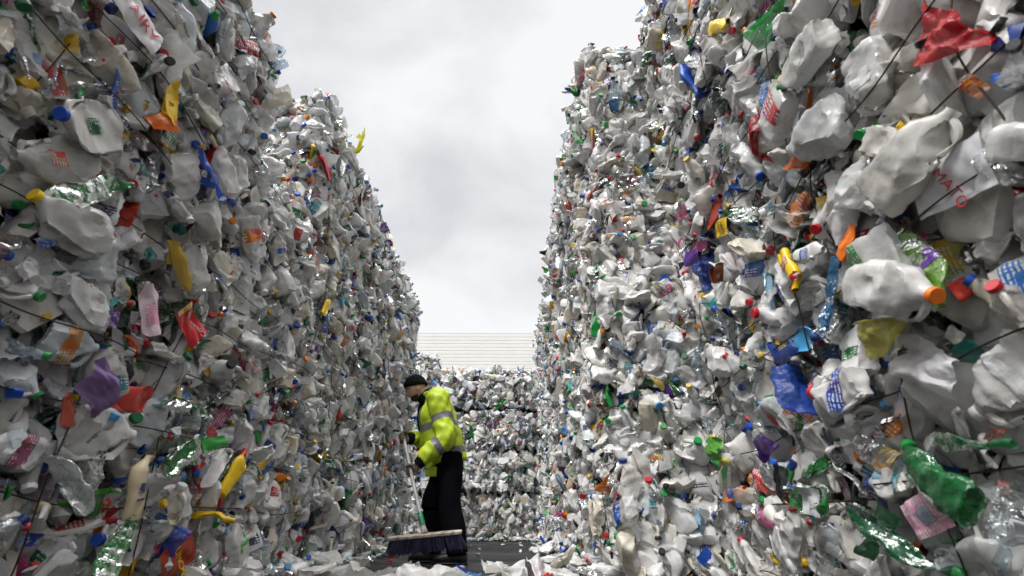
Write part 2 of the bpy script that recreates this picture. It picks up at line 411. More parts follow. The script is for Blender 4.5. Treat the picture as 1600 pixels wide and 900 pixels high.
def make_pet(rng, hi=True):
    big = rng.rand() < .5
    h, r = (0.31, .050) if big else (0.22, .034)
    nr, ns = (38, 32) if hi else (14, 12)
    prof = [(.0008, .006), (r * .55, 0), (r * .9, .006), (r, .03), (r, h * .30), (r * .95, h * .33), (r * .95, h * .55), (r, h * .58), (r * .98, h * .66), (r * .72, h * .78), (r * .4, h * .88), (.0135, h * .92), (.0125, h * .93), (.0125, h * .98)]
    body = lathe(resample(prof, nr), ns)
    rib = 1 + 0.03 * np.sin(body.V[:, 2] * 2 * math.pi / (h * .06)) * (body.V[:, 2] < h * .62)
    body.V[:, :2] *= rib[:, None]
    cap = cap_shape(.0155, .018, h * .945, 14 if hi else 8)
    outs = crush([body, cap], rng, rng.uniform(.25, .7), rng.randint(4, 9), (.012, .05), .7, h * .93, .007, 75)
    U = outs[0].uv; lo, hi_ = (.32, .57) if rng.rand() < .7 else (.12, .6)
    m = (U[:, 1] / 5 > h * lo) & (U[:, 1] / 5 < h * hi_)
    return dict(kind='drink_bottle', body=outs[0], cap=outs[1], lab=patch(outs[0], m, .0022))
def make_cleaner(rng, hi=True):
    h = rng.uniform(.22, .29); r = .05; nr, ns = (20, 24) if hi else (11, 12)
    sh = rng.uniform(.62, .78)
    prof = [(.0008, 0), (r * .85, 0), (r * .98, .01), (r, .04), (r * rng.uniform(.85, 1.0), h * .4), (r, h * sh), (r * .85, h * (sh + .06)), (r * .45, h * .9), (.016, h * .92), (.016, h * .95)]
    body = lathe(resample(prof, nr), ns, sq=2.6, sx=1.0, sy=.62)
    cap = lathe([(.0005, h * .93), (.019, h * .93), (.019, h * .97), (.014, h * 1.0), (.011, h * 1.10), (.0005, h * 1.105)], 14 if hi else 8)
    outs = crush([body, cap], rng, rng.uniform(.55, .95), rng.randint(2, 6), (.01, .04), .18, h * .92, .004, 40)
    U = outs[0].uv
    m = (np.abs(((U[:, 0] - 1.8 + 1.2) % 2.4) - 1.2) < .42) & (U[:, 1] / 5 > h * .18) & (U[:, 1] / 5 < h * .66)
    return dict(kind='cleaner_bottle', body=outs[0], cap=outs[1], lab=patch(outs[0], m))
def make_bag(rng, hi=True, size=None, folds=None, aspect=None, rough=1.0):
    n = 30 if hi else 11
    sz = size or rng.uniform(.16, .30); asp = aspect or rng.uniform(.5, 1.0)
    g = np.linspace(-.5, .5, n); X, Z = np.meshgrid(g * sz * asp, g * sz)
    P = np.stack([X.ravel(), np.zeros(n * n), Z.ravel()], 1)
    U = np.stack([X.ravel() * 5, Z.ravel() * 5, np.zeros(n * n)], 1)
    for _ in range(rng.randint(3, 7) if folds is None else folds):
        nn = rng.normal(size=3); nn[1] *= .7; nn /= np.linalg.norm(nn)
        d = P @ nn; off = d.max() * rng.uniform(.1, .75)
        P = P - np.outer(np.clip(d - off, 0, None) * rng.uniform(1.0, 1.9), nn)
    for kk, a in ((18, .028 * rough), (55, .011 * rough), (130, .0045 * rough)):
        sn = [sines(rng, 6, kk * .5, kk) for _ in range(3)]
        P0 = P.copy()
        for i in range(3): P[:, i] += a * 1.3 * fnoise(P0, sn[i]) * (1.2 if i == 1 else .8)
        P[:, 1] += a * 1.1 * ridged(P0, sines(rng, 3, kk * .5, kk))
    P -= (P.max(0) + P.min(0)) / 2
    i = np.arange(n - 1)[:, None]; j = np.arange(n - 1)[None, :]; a = i * n + j
    Q = np.stack([a, a + 1, a + n + 1, a + n], -1).reshape(-1, 4)
    return dict(kind='plastic_bag', body=Shp(P, Q, None, U), cap=None, lab=None)
def make_tub(rng, hi=True):
    h = rng.uniform(.05, .12); r = rng.uniform(.04, .06); ns = 24 if hi else 12
    t = .003
    prof = [(.0008, 0), (r * .78, 0), (r * .84, .004), (r * .97, h * .9), (r * 1.06, h * .92), (r * 1.07, h), (r * .98, h), (r * .95, h * .85), (r * .80, .006), (.0008, .005)]
    body = lathe(resample(prof, 18 if hi else 10), ns, sq=rng.choice([2.0, 2.0, 4.5]), sx=1.0, sy=rng.uniform(.75, 1))
    outs = crush([body], rng, rng.uniform(.5, .95), rng.randint(1, 4), (.01, .03), .2, h * 1.4, .004, 40)
    U = outs[0].uv; m = (U[:, 1] / 5 > h * .2) & (U[:, 1] / 5 < h * .75) & (np.abs(outs[0].V[:, 2]) < h)
    return dict(kind='food_tub', body=outs[0], cap=None, lab=None)
def make_wrapper(rng, hi=True):
    n = 26 if hi else 8
    sz = rng.uniform(.15, .2); asp = rng.uniform(.55, .75)
    g = np.linspace(-.5, .5, n); X, Z = np.meshgrid(g * sz * asp, g * sz)
    P = np.stack([X.ravel() + .06 * Z.ravel(), 2.2 * X.ravel() ** 2, Z.ravel()], 1); U = np.stack([X.ravel() * 6, Z.ravel() * 6, np.zeros(n * n)], 1)
    P0 = P.copy()
    for kk, a in ((22, .008), (60, .0035), (140, .0014)):
        P[:, 1] += a * 1.4 * ridged(P0, sines(rng, 3, kk * .5, kk)) + a * fnoise(P0, sines(rng, 4, kk * .5, kk))
        P[:, 0] += a * .8 * fnoise(P0, sines(rng, 4, kk * .5, kk)); P[:, 2] += a * .8 * fnoise(P0, sines(rng, 4, kk * .5, kk))
    P -= (P.max(0) + P.min(0)) / 2
    i = np.arange(n - 1)[:, None]; j = np.arange(n - 1)[None, :]; a = i * n + j
    return dict(kind='wrapper', body=Shp(P, np.stack([a, a + 1, a + n + 1, a + n], -1).reshape(-1, 4), None, U), cap=None, lab=None)
MAKERS = dict(wrapper=make_wrapper, milk_jug=make_jug, drink_bottle=make_pet, cleaner_bottle=make_cleaner, plastic_bag=make_bag, food_tub=make_tub)
BODY_MAT = dict(wrapper='print', milk_jug='hdpe', drink_bottle='pet', cleaner_bottle='gloss', plastic_bag='film', food_tub='gloss')
SHARP = dict(wrapper=40, milk_jug=30, drink_bottle=26, cleaner_bottle=45, plastic_bag=34, food_tub=45)

def hexc(s):
    v = [int(s[i:i + 2], 16) / 255 for i in (0, 2, 4)]
    return tuple(c / 12.92 if c <= .04045 else ((c + .055) / 1.055) ** 2.4 for c in v)
WHITES = [(.76, .71, .60), (.73, .77, .79), (.86, .86, .86), (.84, .83, .81), (.81, .80, .78), (.86, .855, .845), (.79, .76, .71), (.76, .755, .745), (.83, .815, .79)]
CLEARS = [(.80, .82, .82), (.74, .77, .78), (.82, .83, .82), (.70, .78, .82), (.62, .74, .82), (.78, .80, .76)]
GREENS = [hexc('1f9a3e'), hexc('15803a'), hexc('2cab4a'), hexc('0f7a4a')]
BRIGHT = [hexc(c) for c in ('1f4fb0', '2b62b8', '173a8c', 'b8222a', 'c8382a', 'e2b820', 'd8a818', 'd9761f', '4d2a72', '2a8f8a', '2a8a45', '157a35', 'b84a7a', '1a1c22', '1a1c22', '5b3018', '9ac0d6', 'e9e6df', 'e9e6df', 'e9e6df', 'd9c9a8', 'c9c9c6')]
CAPS = [hexc(c) for c in ('b9202a', 'b9202a', '1d49a8', '1d49a8', '16306e', '178a42', '178a42', '0f5a34', '4a90c0', 'ececec', 'ececec', 'e0e0dc', 'd9801a', 'd0a820', '222222')]
PRINTS = [hexc(c) for c in ('b8202a', 'c3342a', '1f50a0', '2f6fb8', '17703a', '3a9248', 'd8b028', 'd97a24', '5a3580', 'c05a86', 'e8e8e8', 'e8e8e8', 'e0e0dc', 'dcdcd8', '23304a', '2a8a90')]
def pick(rng, a): return a[rng.randint(len(a))]
def colours(kind, rng):
    if kind == 'milk_jug': return pick(rng, WHITES)
    if kind == 'drink_bottle':
        u = rng.rand()
        return pick(rng, CLEARS) if u < .84 else (pick(rng, GREENS) if u < .93 else pick(rng, [hexc('7a3a14'), hexc('3f86d8'), hexc('2f9fd8')]))
    if kind == 'plastic_bag':
        u = rng.rand()
        return pick(rng, WHITES) if u < .87 else pick(rng, BRIGHT)
    if kind == 'food_tub': return pick(rng, WHITES) if rng.rand() < .55 else pick(rng, BRIGHT)
    if kind == 'wrapper': return pick(rng, PRINTS)
    return pick(rng, BRIGHT)
def pick_kind(rng):
    return rng.choice(['milk_jug', 'drink_bottle', 'plastic_bag', 'cleaner_bottle', 'food_tub', 'wrapper'], p=[.50, .28, .12, .035, .03, .035])

LIB = {k: [] for k in MAKERS}; LOW = {k: [] for k in MAKERS}
for k, n in (('milk_jug', 18), ('drink_bottle', 16), ('cleaner_bottle', 8), ('plastic_bag', 18), ('food_tub', 5), ('wrapper', 8)):
    for i in range(n):
        it = make_bag(rs, True, rs.uniform(.22, .28), 2, .95, 1.5) if k == 'plastic_bag' and i >= 12 else MAKERS[k](rs, True)
        bm_ = mesh(k, [(it['body'], 0, None)], [MO[BODY_MAT[k]]], True, SHARP[k])
        cm = mesh('cap', [(it['cap'], 0, None)], [MO['gloss']], True, 40) if it['cap'] else None
        lm = mesh('label', [(it['lab'], 0, None)], [MO['print']], True, SHARP[k]) if it['lab'] else None
        LIB[k].append((bm_, cm, lm, it))
    for i in range(n + 4): LOW[k].append(MAKERS[k](rs, False))
ATTR_MATS = [MA[k] for k in KINDS]
def coloured_chunks(it, rng, M=None, t=None):
    """one crushed thing as chunks with its own colours, moved by the 3x3 M and t"""
    def mv(s, rnd):
        q = s.cp(s.V if M is None else s.V @ M.T + t); q.uv[:, 2] = rnd; return q
    r = rng.rand(); k = it['kind']
    ch = [(mv(it['body'], r), KINDS.index(BODY_MAT[k]), colours(k, rng))]
    if it['cap'] is not None and rng.rand() < .75: ch.append((mv(it['cap'], r), 2, pick(rng, CAPS)))
    if it['lab'] is not None and rng.rand() < .52: ch.append((mv(it['lab'], r), 3, pick(rng, PRINTS)))
    return ch
FAR = {k: [mesh(k, coloured_chunks(it, rs), ATTR_MATS, True, SHARP[k], attr=True) for it in LOW[k] for _ in (0, 1)] for k in LOW}

def frame_rot(rng, mode=None):
    """rotation (columns = images of the thing's x,y,z) for a face whose outward side is -y, width x, height z"""
    u = rng.rand() if mode is None else mode
    a = rng.uniform(0, 2 * math.pi)
    if u < .70:      # lying flat against the face
        z = np.array([math.cos(a), rng.normal() * .25, math.sin(a)]); y = np.array([rng.normal() * .3, 1, rng.normal() * .3])
        if rng.rand() < .5: y = -y
    elif u < .87:    # squeezed edge-on, leaf-like
        z = np.array([rng.normal() * .35, rng.normal() * .5, rng.choice([-1, 1])]); y = np.array([1, rng.normal() * .35, rng.normal() * .3])
    else:            # end-on, neck or base outwards
        z = np.array([rng.normal() * .4, rng.choice([-1, 1]), rng.normal() * .4]); y = np.array([math.cos(a), 0, math.sin(a)])
    z /= np.linalg.norm(z); y = y - z * (y @ z); y /= np.linalg.norm(y); x = np.cross(y, z)
    return np.stack([x, y, z], 1)

BW, BH, BD = 1.24, 0.82, 0.80
def face_points(rng, n, w, h):
    nx = max(1, int(round(math.sqrt(n * w / h)))); nz_ = max(1, int(round(n / nx)))
    P = [((i + rng.uniform(.05, .95)) / nx * w - w / 2, (j + rng.uniform(.05, .95)) / nz_ * h) for i in range(nx) for j in range(nz_)]
    rng.shuffle(P); return P
def bulge(x, z): return -.035 * (1 - (2 * x / BW) ** 2) * (1 - (2 * z / BH - 1) ** 2)
def packed_face(rng, top, end, dense=1.0, seam=0):
    """the mass of crushed plastic on a bale: dark core plus two layers of small crushed things on the faces that show"""
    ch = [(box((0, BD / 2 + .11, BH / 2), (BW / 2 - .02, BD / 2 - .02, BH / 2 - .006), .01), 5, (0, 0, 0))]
    def add(pos, Rf, mode=None, s=1.0, deep=False):
        k = 'drink_bottle' if deep and not seam and rng.rand() < .5 else pick_kind(rng); it = LOW[k][rng.randint(len(LOW[k]))]
        ch.extend(coloured_chunks(it, rng, Rf @ frame_rot(rng, mode) * s, np.array(pos)))
    I = np.eye(3)
    for n, y0, y1 in ((int(80 * dense), .07, .13), (int(70 * dense), .01, .07)):
        for x, z in face_points(rng, n, BW + .02, BH + .01): add((x, rng.uniform(y0, y1) + bulge(x, z), BH / 2 + (z - BH / 2) * (.83 if seam else 1)), I, rng.choice([.3, .3, .75]) if seam else None, rng.uniform(.85, 1.12) * (.95 if seam else 1), y0 > .05)
    if end:
        s = end  # +1 or -1: the end that shows
        Re = np.array([[0, -s, 0], [s, 0, 0], [0, 0, 1.0]])
        for n, y0, y1 in ((75, .03, .06), (85, -.02, .03)):
            for x, z in face_points(rng, n, BD, BH): add((s * (BW / 2 - rng.uniform(y0, y1)), x + BD / 2, z), Re, None, rng.uniform(.7, 1.0))
    if top:
        Rt = np.array([[1, 0, 0], [0, 0, 1], [0, -1, 0.0]])
        for n, y0, y1 in ((45, -.04, .02), (40, .0, .05)):
            for x, y in face_points(rng, n, BW, .42): add((x, y - .01, BH + rng.uniform(y0, y1) - .02), Rt, None, rng.uniform(.65, 1.0))
    return mesh('crushed_plastic', ch, ATTR_MATS, True, 40, attr=True)
PACK = {}
def pack(top, end, i, seam=0):
    key = (top, end, seam)
    lim = {(0, 0, 0): 10, (1, 0, 0): 5, (0, 0, 1): 4}.get(key, 2)
    l = PACK.setdefault(key, [])
    if len(l) < lim: l.append(packed_face(rs, top, end, 1.0, seam))
    return l[i % len(l)]
def wire_mesh(rng, horiz):
    n = 26; t = np.linspace(0, 1, n); sn = [sines(rng, 3, 6, 16) for _ in range(2)]
    Lw = BW * 1.0 if horiz else BH * 1.0
    P = np.stack([(t - .5) * Lw, np.zeros(n), np.zeros(n)], 1)
    P[:, 1] = -.075 + .018 * fnoise(P, sn[0]) - .03 * (1 - (2 * t - 1) ** 2); P[:, 1] += np.where((t < .03) | (t > .97), .12, 0)
    P[:, 2] = .020 * fnoise(P, sn[1])
    s = tube(P, .0026, 6)
    return mesh('tie_wire', [(s, 0, None)], [M_WIRE], True)
WIRES_H = [wire_mesh(rs, True) for _ in range(6)]; WIRES_V = [wire_mesh(rs, False) for _ in range(5)]

# ------------------------------------------------------------------ ground and building
def asphalt():
    m, N, L = new_mat('asphalt')
    o = N.new('ShaderNodeOutputMaterial'); p = N.new('ShaderNodeBsdfPrincipled'); L.new(p.outputs[0], o.inputs['Surface'])
    t = N.new('ShaderNodeTexCoord')
    big = noise(N, L, .9, 4, t.outputs['Object']); fine = noise(N, L, 120, 2, t.outputs['Object'])
    c = mixc(N, L, (0.011, 0.011, 0.012), (0.026, 0.025, 0.025), big)
    c = mixc(N, L, c, (0.045, 0.044, 0.042), ramp2(N, L, fine, .58, .75))
    L.new(c, p.inputs['Base Color']); L.new(ramp2(N, L, big, .38, .60, .3, .85), p.inputs['Roughness']); p.inputs['Specular IOR Level'].default_value = .3
    L.new(bump(N, L, fine, .5, .006), p.inputs['Normal'])
    return m
g = Shp([(-150, -60, 0), (150, -60, 0), (150, 300, 0), (-150, 300, 0)], [(0, 1, 2, 3)])
ground = put('ground', mesh('ground', [(g, 0, None)], [asphalt()], False)); tag(ground, kind='structure')

M_CLAD = simple('white_cladding', (0.80, 0.79, 0.755), 0.45, 0.0, .05, 1.5)
M_NAVY = simple('navy_cladding', (0.02, 0.04, 0.11), 0.5, 0.0, .2, 2)
def warehouse():
    root = empty('warehouse', (0, 26.0, 0), R(.35))
    tag(root, 'white warehouse clad in horizontal ribbed sheets behind the far bales', 'warehouse')
    ztop = .365 * 26 + .33; zb = .262 * 26 + .33
    prof = []; z = zb; pit = .205
    while z < ztop - .01:
        prof += [(0, z), (0, z + pit * .78), (.012, z + pit * .82), (.012, z + pit * .96)]; z += pit
    prof.append((0, z))
    prof = np.array(prof); n = len(prof); xs = np.array([-22, 22.0])
    V = np.array([[x, p[0], p[1]] for x in xs for p in prof])
    Q = [(i, n + i, n + i + 1, i + 1) for i in range(n - 1)]
    put('cladding', mesh('cladding', [(Shp(V, Q), 0, None)], [M_CLAD], False), root)
    put('roof_edge', mesh('roof_edge', [(box((0, .18, ztop + .045), (22.05, .16, .044), .01), 0, None)], [M_CLAD], False), root)
    put('lower_wall', mesh('lower_wall', [(box((0, .30, zb / 2 - .004), (22, .25, zb / 2 - .004), .0), 0, None)], [M_NAVY], False), root)
    put('side_wall', mesh('side_wall', [(box((0, 10.4, ztop / 2), (21.9, 9.9, ztop / 2 - .01), .0), 0, None)], [M_CLAD], False), root)
warehouse()

# ------------------------------------------------------------------ bales
BALES = []
def bale(face_xy, z, rz, label, group, top=0, end=0):
    """face_xy = middle of the bottom edge of the face that looks into the yard"""
    o = empty('plastic_bale', (face_xy[0], face_xy[1], z), rz + rs.normal() * .018)
    tag(o, label, 'bale', group)
    BALES.append(dict(o=o, M=np.array(Matrix.Translation(o.location) @ Matrix.Rotation(o.rotation_euler.z, 4, 'Z')), top=top, end=end, busy=[], n=0))
ROW = ['on the ground', 'second from the ground', 'third from the ground', 'fourth from the ground', 'on top']
def label_for(side, row, rows, colname):
    r = 'topmost' if row == rows - 1 else ['bottom', 'second-row', 'third-row', 'fourth-row'][row]
    return '%s bale of crushed bottles, %s' % (r, colname)
ORD = ['first', 'second', 'third', 'fourth', 'fifth', 'sixth']
for c, (y0, x) in enumerate(((1.07, 1.20), (2.33, 1.21))):
    for r in range(5):
        bale((x + rs.normal() * .02, y0), r * .83, R(-90), label_for('right', r, 5, 'right-hand stack nearest the camera' if c == 0 else 'right wall just before it steps inward'), 'bales in the near right wall', int(r == 4))
for c, x in enumerate((.68, .66, .63, .63, .65, .67)):
    y0 = 3.62 + c * 1.255
    for r in range(5):
        nm = ['stack where the right wall steps inward', 'right wall one stack past the step', 'right wall two stacks past the step', 'right wall three stacks past the step', 'right wall, last stack but one', 'last stack of the right wall'][c]
        bale((x + rs.normal() * .025, y0), r * .83, R(-90), label_for('right', r, 5, nm), 'bales in the far right wall', int(r == 4), int(c == 0))
for c, y0 in enumerate((1.36, 2.61)):
    for r in range(3):
        bale((-1.62 + rs.normal() * .02 - .03 * c, y0), r * .785, R(90), label_for('left', r, 5, 'left-hand stack nearest the camera' if c == 0 else 'left wall just before the skyline step'), 'bales in the near left wall', int(r == 2 and c == 1))
bale((-1.64, 1.69), 3 * .785 - .04, R(90), 'overhanging topmost bale of crushed bottles, near left stack beside the skyline step', 'bales in the near left wall', 1)
bale((-1.66, .43), 3 * .785 - .04, R(90), 'topmost bale of crushed bottles at the top left corner of the photo', 'bales in the near left wall', 1)
for c, x in enumerate((-1.72, -1.70, -1.69, -1.74)):
    y0 = 3.84 + c * 1.255
    for r in range(5):
        nm = ['left wall just past the skyline step', 'left wall beside the sweeping worker', 'left wall, last stack but one', 'last stack of the left wall'][c]
        xx = x + rs.normal() * .025 + (.10 if r == 0 and c < 3 else 0)
        bale((xx, y0), r * .745, R(90), label_for('left', r, 5, nm), 'bales in the far left wall', int(r == 4), -1 if c == 0 else 0)
for r in range(4):
    for c, xc in enumerate((-1.49, -.225) if r < 3 else (-.83, .43)):
        bale((xc, 10.5 + rs.normal() * .02), r * .832, 0, label_for('back', r, 4, 'far end row, %s' % ('behind the worker' if c == 0 else 'beside the right wall')), 'bales closing the far end', int(r == 3)); BALES[-1]['seam'] = 1
for r in range(3):
    bale((1.06, 10.66), r * .83, 0, label_for('back', r, 4, 'tucked into the dark corner behind the right wall'), 'bales closing the far end'); BALES[-1]['seam'] = 1
for r in range(5):
    bale((-2.50, 11.9), r * .83 - .02, 0, label_for('back', r, 5, 'stack peeping out beyond the left wall'), 'bales beyond the left wall', int(r == 4))

# ---- things that can be told apart in the photo, each set on the bale it belongs to
def hit(px, py):
    d = ray(px, py); o = np.array([0, 0, CAM_H]); best = None
    for b in BALES:
        Mi = np.linalg.inv(b['M']); lo = Mi[:3, :3] @ o + Mi[:3, 3]; ld = Mi[:3, :3] @ d
        if ld[1] < 1e-6: continue
        t = -lo[1] / ld[1]; P = lo + ld * t
        if t > 0 and abs(P[0]) < BW / 2 + .03 and -.02 < P[2] < BH + .02 and (best is None or t < best[0]): best = (t, b, P)
    return best
def on_plane(b, px, py):
    d = ray(px, py); o = np.array([0, 0, CAM_H]); Mi = np.linalg.inv(b['M']); lo = Mi[:3, :3] @ o + Mi[:3, 3]; ld = Mi[:3, :3] @ d
    return lo + ld * (-lo[1] / ld[1])
def setmats(o, col): o.color = (*col, 1)
TEXTS = {}
def text_shape(txt, size):
    cu = bpy.data.curves.new('t', 'FONT'); cu.body = txt; cu.size = size; cu.align_x = 'CENTER'; cu.align_y = 'CENTER'; cu.resolution_u = 3
    ob = bpy.data.objects.new('t', cu); me = bpy.data.meshes.new_from_object(ob)
    V = np.array([v.co[:] for v in me.vertices]); T = [];
    me.calc_loop_triangles(); T = [tuple(t.vertices) for t in me.loop_triangles]
    bpy.data.objects.remove(ob); bpy.data.meshes.remove(me)
    return V, T
M_INK = {}
def ink(col):
    key = tuple(round(c, 3) for c in col)
    if key not in M_INK: M_INK[key] = simple('ink', col, .4)
    return M_INK[key]
def drape(V2, body, off=.0035, rot=0.0, c=(0, 0)):
    """flat (x,y) points laid on the front (-y side) of a body, x across, y up"""
    bvh = BVHTree.FromPolygons([tuple(v) for v in body.V], [tuple(q) for q in body.Q] + [tuple(t) for t in body.T])
    out_ = []
    ca, sa = math.cos(rot), math.sin(rot)
    last = -.02
    for v in V2:
        x = v[0] * ca - v[1] * sa + c[0]; z = v[0] * sa + v[1] * ca + c[1]
        h = bvh.ray_cast(Vector((x, -1, z)), Vector((0, 1, 0)))
        if h[0] is not None: last = h[0].y
        out_.append((x, last - off, z))
    return np.array(out_)
def panel(w, h, n=9):
    g1 = np.linspace(-w / 2, w / 2, n); g2 = np.linspace(-h / 2, h / 2, n); X, Y = np.meshgrid(g1, g2)
    i = np.arange(n - 1)[:, None]; j = np.arange(n - 1)[None, :]; a = i * n + j
    return np.stack([X.ravel(), Y.ravel()], 1), np.stack([a, a + 1, a + n + 1, a + n], -1).reshape(-1, 4)
def hero(kind, px, py, length, ang, col, cap=None, lab=None, texts=(), var=0, size=None, outw=.03, desc=None, patches=(), yaw=0.0, tilt=0.0, mat=None, keepname=None, asp=None):
    if keepname == 'wrapper': kind = 'wrapper'; mat = mat or 'gloss'
    if kind == 'plastic_bag' and asp is None: asp = .6
    h = hit(px, py)
    if h is None: print('HERO MISS', kind, px, py); return None
    _, b, P = h
    dx, dy = math.cos(R(ang)) * length / 2, -math.sin(R(ang)) * length / 2
    A, B_ = on_plane(b, px - dx, py - dy), on_plane(b, px + dx, py + dy)
    z = B_ - A; ln = np.linalg.norm(z); z /= ln
    bm_, cm, lm, it = LIB[kind][var % len(LIB[kind])]
    ext = it['body'].V.max(0) - it['body'].V.min(0)
    if kind == 'milk_jug' and size: size = min(size, .28)
    s = (size or ln) / ext[2]
    y = np.array([0, 1.0, 0]); y = y - z * (y @ z); y /= np.linalg.norm(y); x = np.cross(y, z)
    Rm = np.stack([x, y, z], 1)
    a, t = R(yaw), R(tilt)
    Rm = Rm @ np.array([[math.cos(a), -math.sin(a), 0], [math.sin(a), math.cos(a), 0], [0, 0, 1]]) @ np.array([[1, 0, 0], [0, math.cos(t), -math.sin(t)], [0, math.sin(t), math.cos(t)]])
    sx_ = 1.0 if asp is None else min(1.6, asp * ext[2] / ext[0])
    M = np.eye(4); M[:3, :3] = Rm * s * np.array([sx_, min(1, max(.6, sx_)), 1]); M[:3, 3] = P + np.array([0, -outw - .045 - .25 * ext[1] * s + bulge(P[0], P[2]), 0])
    o = put(keepname or kind, bm_, b['o'], M); setmats(o, col)
    if mat:
        o.material_slots[0].link = 'OBJECT'; o.material_slots[0].material = MO[mat]
    if cap is not None and cm: setmats(put('cap', cm, o), cap)
    if lab is not None and lm: setmats(put('label', lm, o), lab)
    Mi = it['body']
    for (w, hh, cx, cz, pc) in patches:
        V2, Q = panel(w, hh); V = drape(V2, Mi, .0028, 0, (cx, cz))
        setmats(put('label', mesh('label', [(Shp(V, Q, None, np.c_[V2 * 9, np.zeros(len(V2))]), 0, None)], [MO['print' if w * hh > .0012 and pc != SIL else 'gloss']], True), o), pc)
    for (txt, sz, cx, cz, rot, tcol) in texts:
        V, T = text_shape(txt, sz)
        put('lettering', mesh('lettering', [(Shp(drape(V[:, :2], Mi, .0045, R(rot), (cx, cz)), None, T), 0, None)], [ink(tcol)], False), o)
    if desc: o['label'] = desc
    b['busy'].append((P[0], P[2], z[0], z[2], .5 * (size or ln) + .03, .5 * ext[0] * s + .035))
    b['n'] += 1
    return o
WH = (.80, .79, .77); WH2 = (.72, .70, .66); CL = (.80, .82, .82)
RED = hexc('c9202a'); BLUE = hexc('1d4fb4'); NAVY = hexc('17306e'); GRN = hexc('1c9440'); DGRN = hexc('0f5e34'); YEL = hexc('f2c81e'); ORA = hexc('ef7a1a'); PUR = hexc('5f2f92'); TEAL = hexc('2aa5a0'); CREAM = hexc('e8d3b0'); BRN = hexc('6b3216'); PINK = hexc('e49ab8'); LBL = hexc('4aa3d8'); BLK = (.015, .015, .017); LIL = hexc('a98cc0'); SIL = (.62, .63, .64)
P_ = 'plastic_bag'; J_ = 'milk_jug'; D_ = 'drink_bottle'; C_ = 'cleaner_bottle'
# left wall
hero(J_, 100, 197, 135, 180, WH2, BLUE, var=0, size=.27, patches=[(.05, .045, 0, .0, DGRN)], desc='white milk jug with dark green label and blue cap')
hero(J_, 312, 128, 85, 215, WH, None, var=3, size=.25, patches=[(.06, .035, -.01, .03, RED)], desc='white milk jug with red label')
hero(C_, 224, 160, 62, 80, YEL, None, var=1, size=.2, desc='bright yellow bottle torn open')
hero(P_, 213, 196, 55, 20, ORA, var=2, size=.16)
hero(P_, 287, 272, 85, 100, BLUE, var=4, size=.25, desc='crumpled blue plastic film')
hero(J_, 320, 266, 80, 95, WH, None, var=5, size=.24)
hero(D_, 82, 300, 90, 15, hexc('28b050'), None, var=11, size=.3, outw=.07, desc='green drink bottle end')
hero(J_, 40, 250, 110, 170, WH2, None, var=7, size=.27, patches=[(.05, .04, .0, .02, hexc('d8564a'))])
hero(J_, 55, 345, 150, 150, WH, YEL, var=1, size=.3)
hero(P_, 258, 505, 72, 115, RED, var=6, size=.20, outw=.05, patches=[(.09, .02, 0, .07, YEL)], texts=[('Coca-Cola', .030, .012, -.015, 100, (.75, .75, .74)), ('85  1', .016, .0, .07, 5, (.02, .02, .02))], desc='red soft drink label with white script lettering', keepname='wrapper')
hero(D_, 238, 708, 140, 28, hexc('28b050'), None, var=12, size=.34, outw=.09, patches=[(.05, .06, .0, .09, hexc('4fb85a'))], desc='large crushed green drink bottle')
hero(C_, 326, 742, 80, 62, YEL, RED, var=2, size=.25, outw=.05, desc='yellow bottle with red cap')
hero(C_, 166, 762, 105, 78, CREAM, None, var=0, size=.25, outw=.06, patches=[(.05, .035, 0, .0, hexc('3b4f8c')), (.055, .008, 0, -.04, hexc('3b4f8c'))], desc='cream lotion bottle with blue print')
hero(D_, 118, 862, 95, 235, hexc('28b050'), BLK, var=13, size=.3, outw=.09, desc='green drink bottle with black cap')
hero(P_, 236, 872, 95, 40, hexc('9c3418'), var=8, size=.24, outw=.04, texts=[('CRUNCHY', .034, 0, 0, 10, YEL)], desc='orange and red snack wrapper with yellow lettering', keepname='wrapper')
hero(P_, 90, 790, 70, 20, hexc('4c8c3c'), var=5, size=.17)
hero(J_, 110, 675, 115, 10, WH, None, var=4, size=.27)
hero(P_, 88, 610, 75, 130, LIL, var=9, size=.22, desc='lilac plastic film')
hero(D_, 105, 715, 90, 100, CL, LBL, var=6, size=.28)
hero(D_, 36, 750, 70, 95, CL, LBL, var=8, size=.27, desc='clear bottle with light blue cap')
hero(D_, 275, 640, 70, 130, GRN, None, var=0, size=.28)
hero(J_, 340, 850, 75, 95, WH, None, var=9, size=.24, patches=[(.11, .055, 0, 0, GRN), (.11, .012, 0, -.02, YEL)], desc='white bottle with green and yellow label band')
hero(D_, 383, 848, 65, 85, CL, None, lab=hexc('9fb8d8'), var=3, size=.24, outw=.05, texts=[('PEPSI', .018, 0, 0, 0, NAVY)], desc='clear bottle with pale cola label')
hero(J_, 432, 465, 66, 320, WH, BLUE, var=6, size=.26, outw=.05, patches=[(.024, .024, -.02, .0, NAVY)], desc='white milk jug with blue cap pointing right')
hero(P_, 242, 410, 90, 110, hexc('d9b84a'), var=1, size=.25, desc='yellow printed crisp packet')
hero(J_, 262, 430, 95, 295, WH, RED, var=11, size=.27)
hero(C_, 188, 484, 80, 95, hexc('e6cfd6'), None, var=4, size=.22, lab=PINK, outw=.05, desc='white bottle with pink floral print')
hero(P_, 533, 216, 40, 70, hexc('d8d820'), var=3, size=.28, outw=.10, desc='lime yellow bag sticking out at the skyline')
hero(D_, 584, 312, 40, 110, hexc('2a1c14'), None, var=5, size=.3, outw=.13, lab=(.3, .3, .3), desc='brown bottle sticking out at the skyline')
hero(J_, 300, 360, 95, 300, WH2, None, var=8, size=.27)
hero(J_, 330, 200, 80, 250, CL, None, var=12, size=.24)
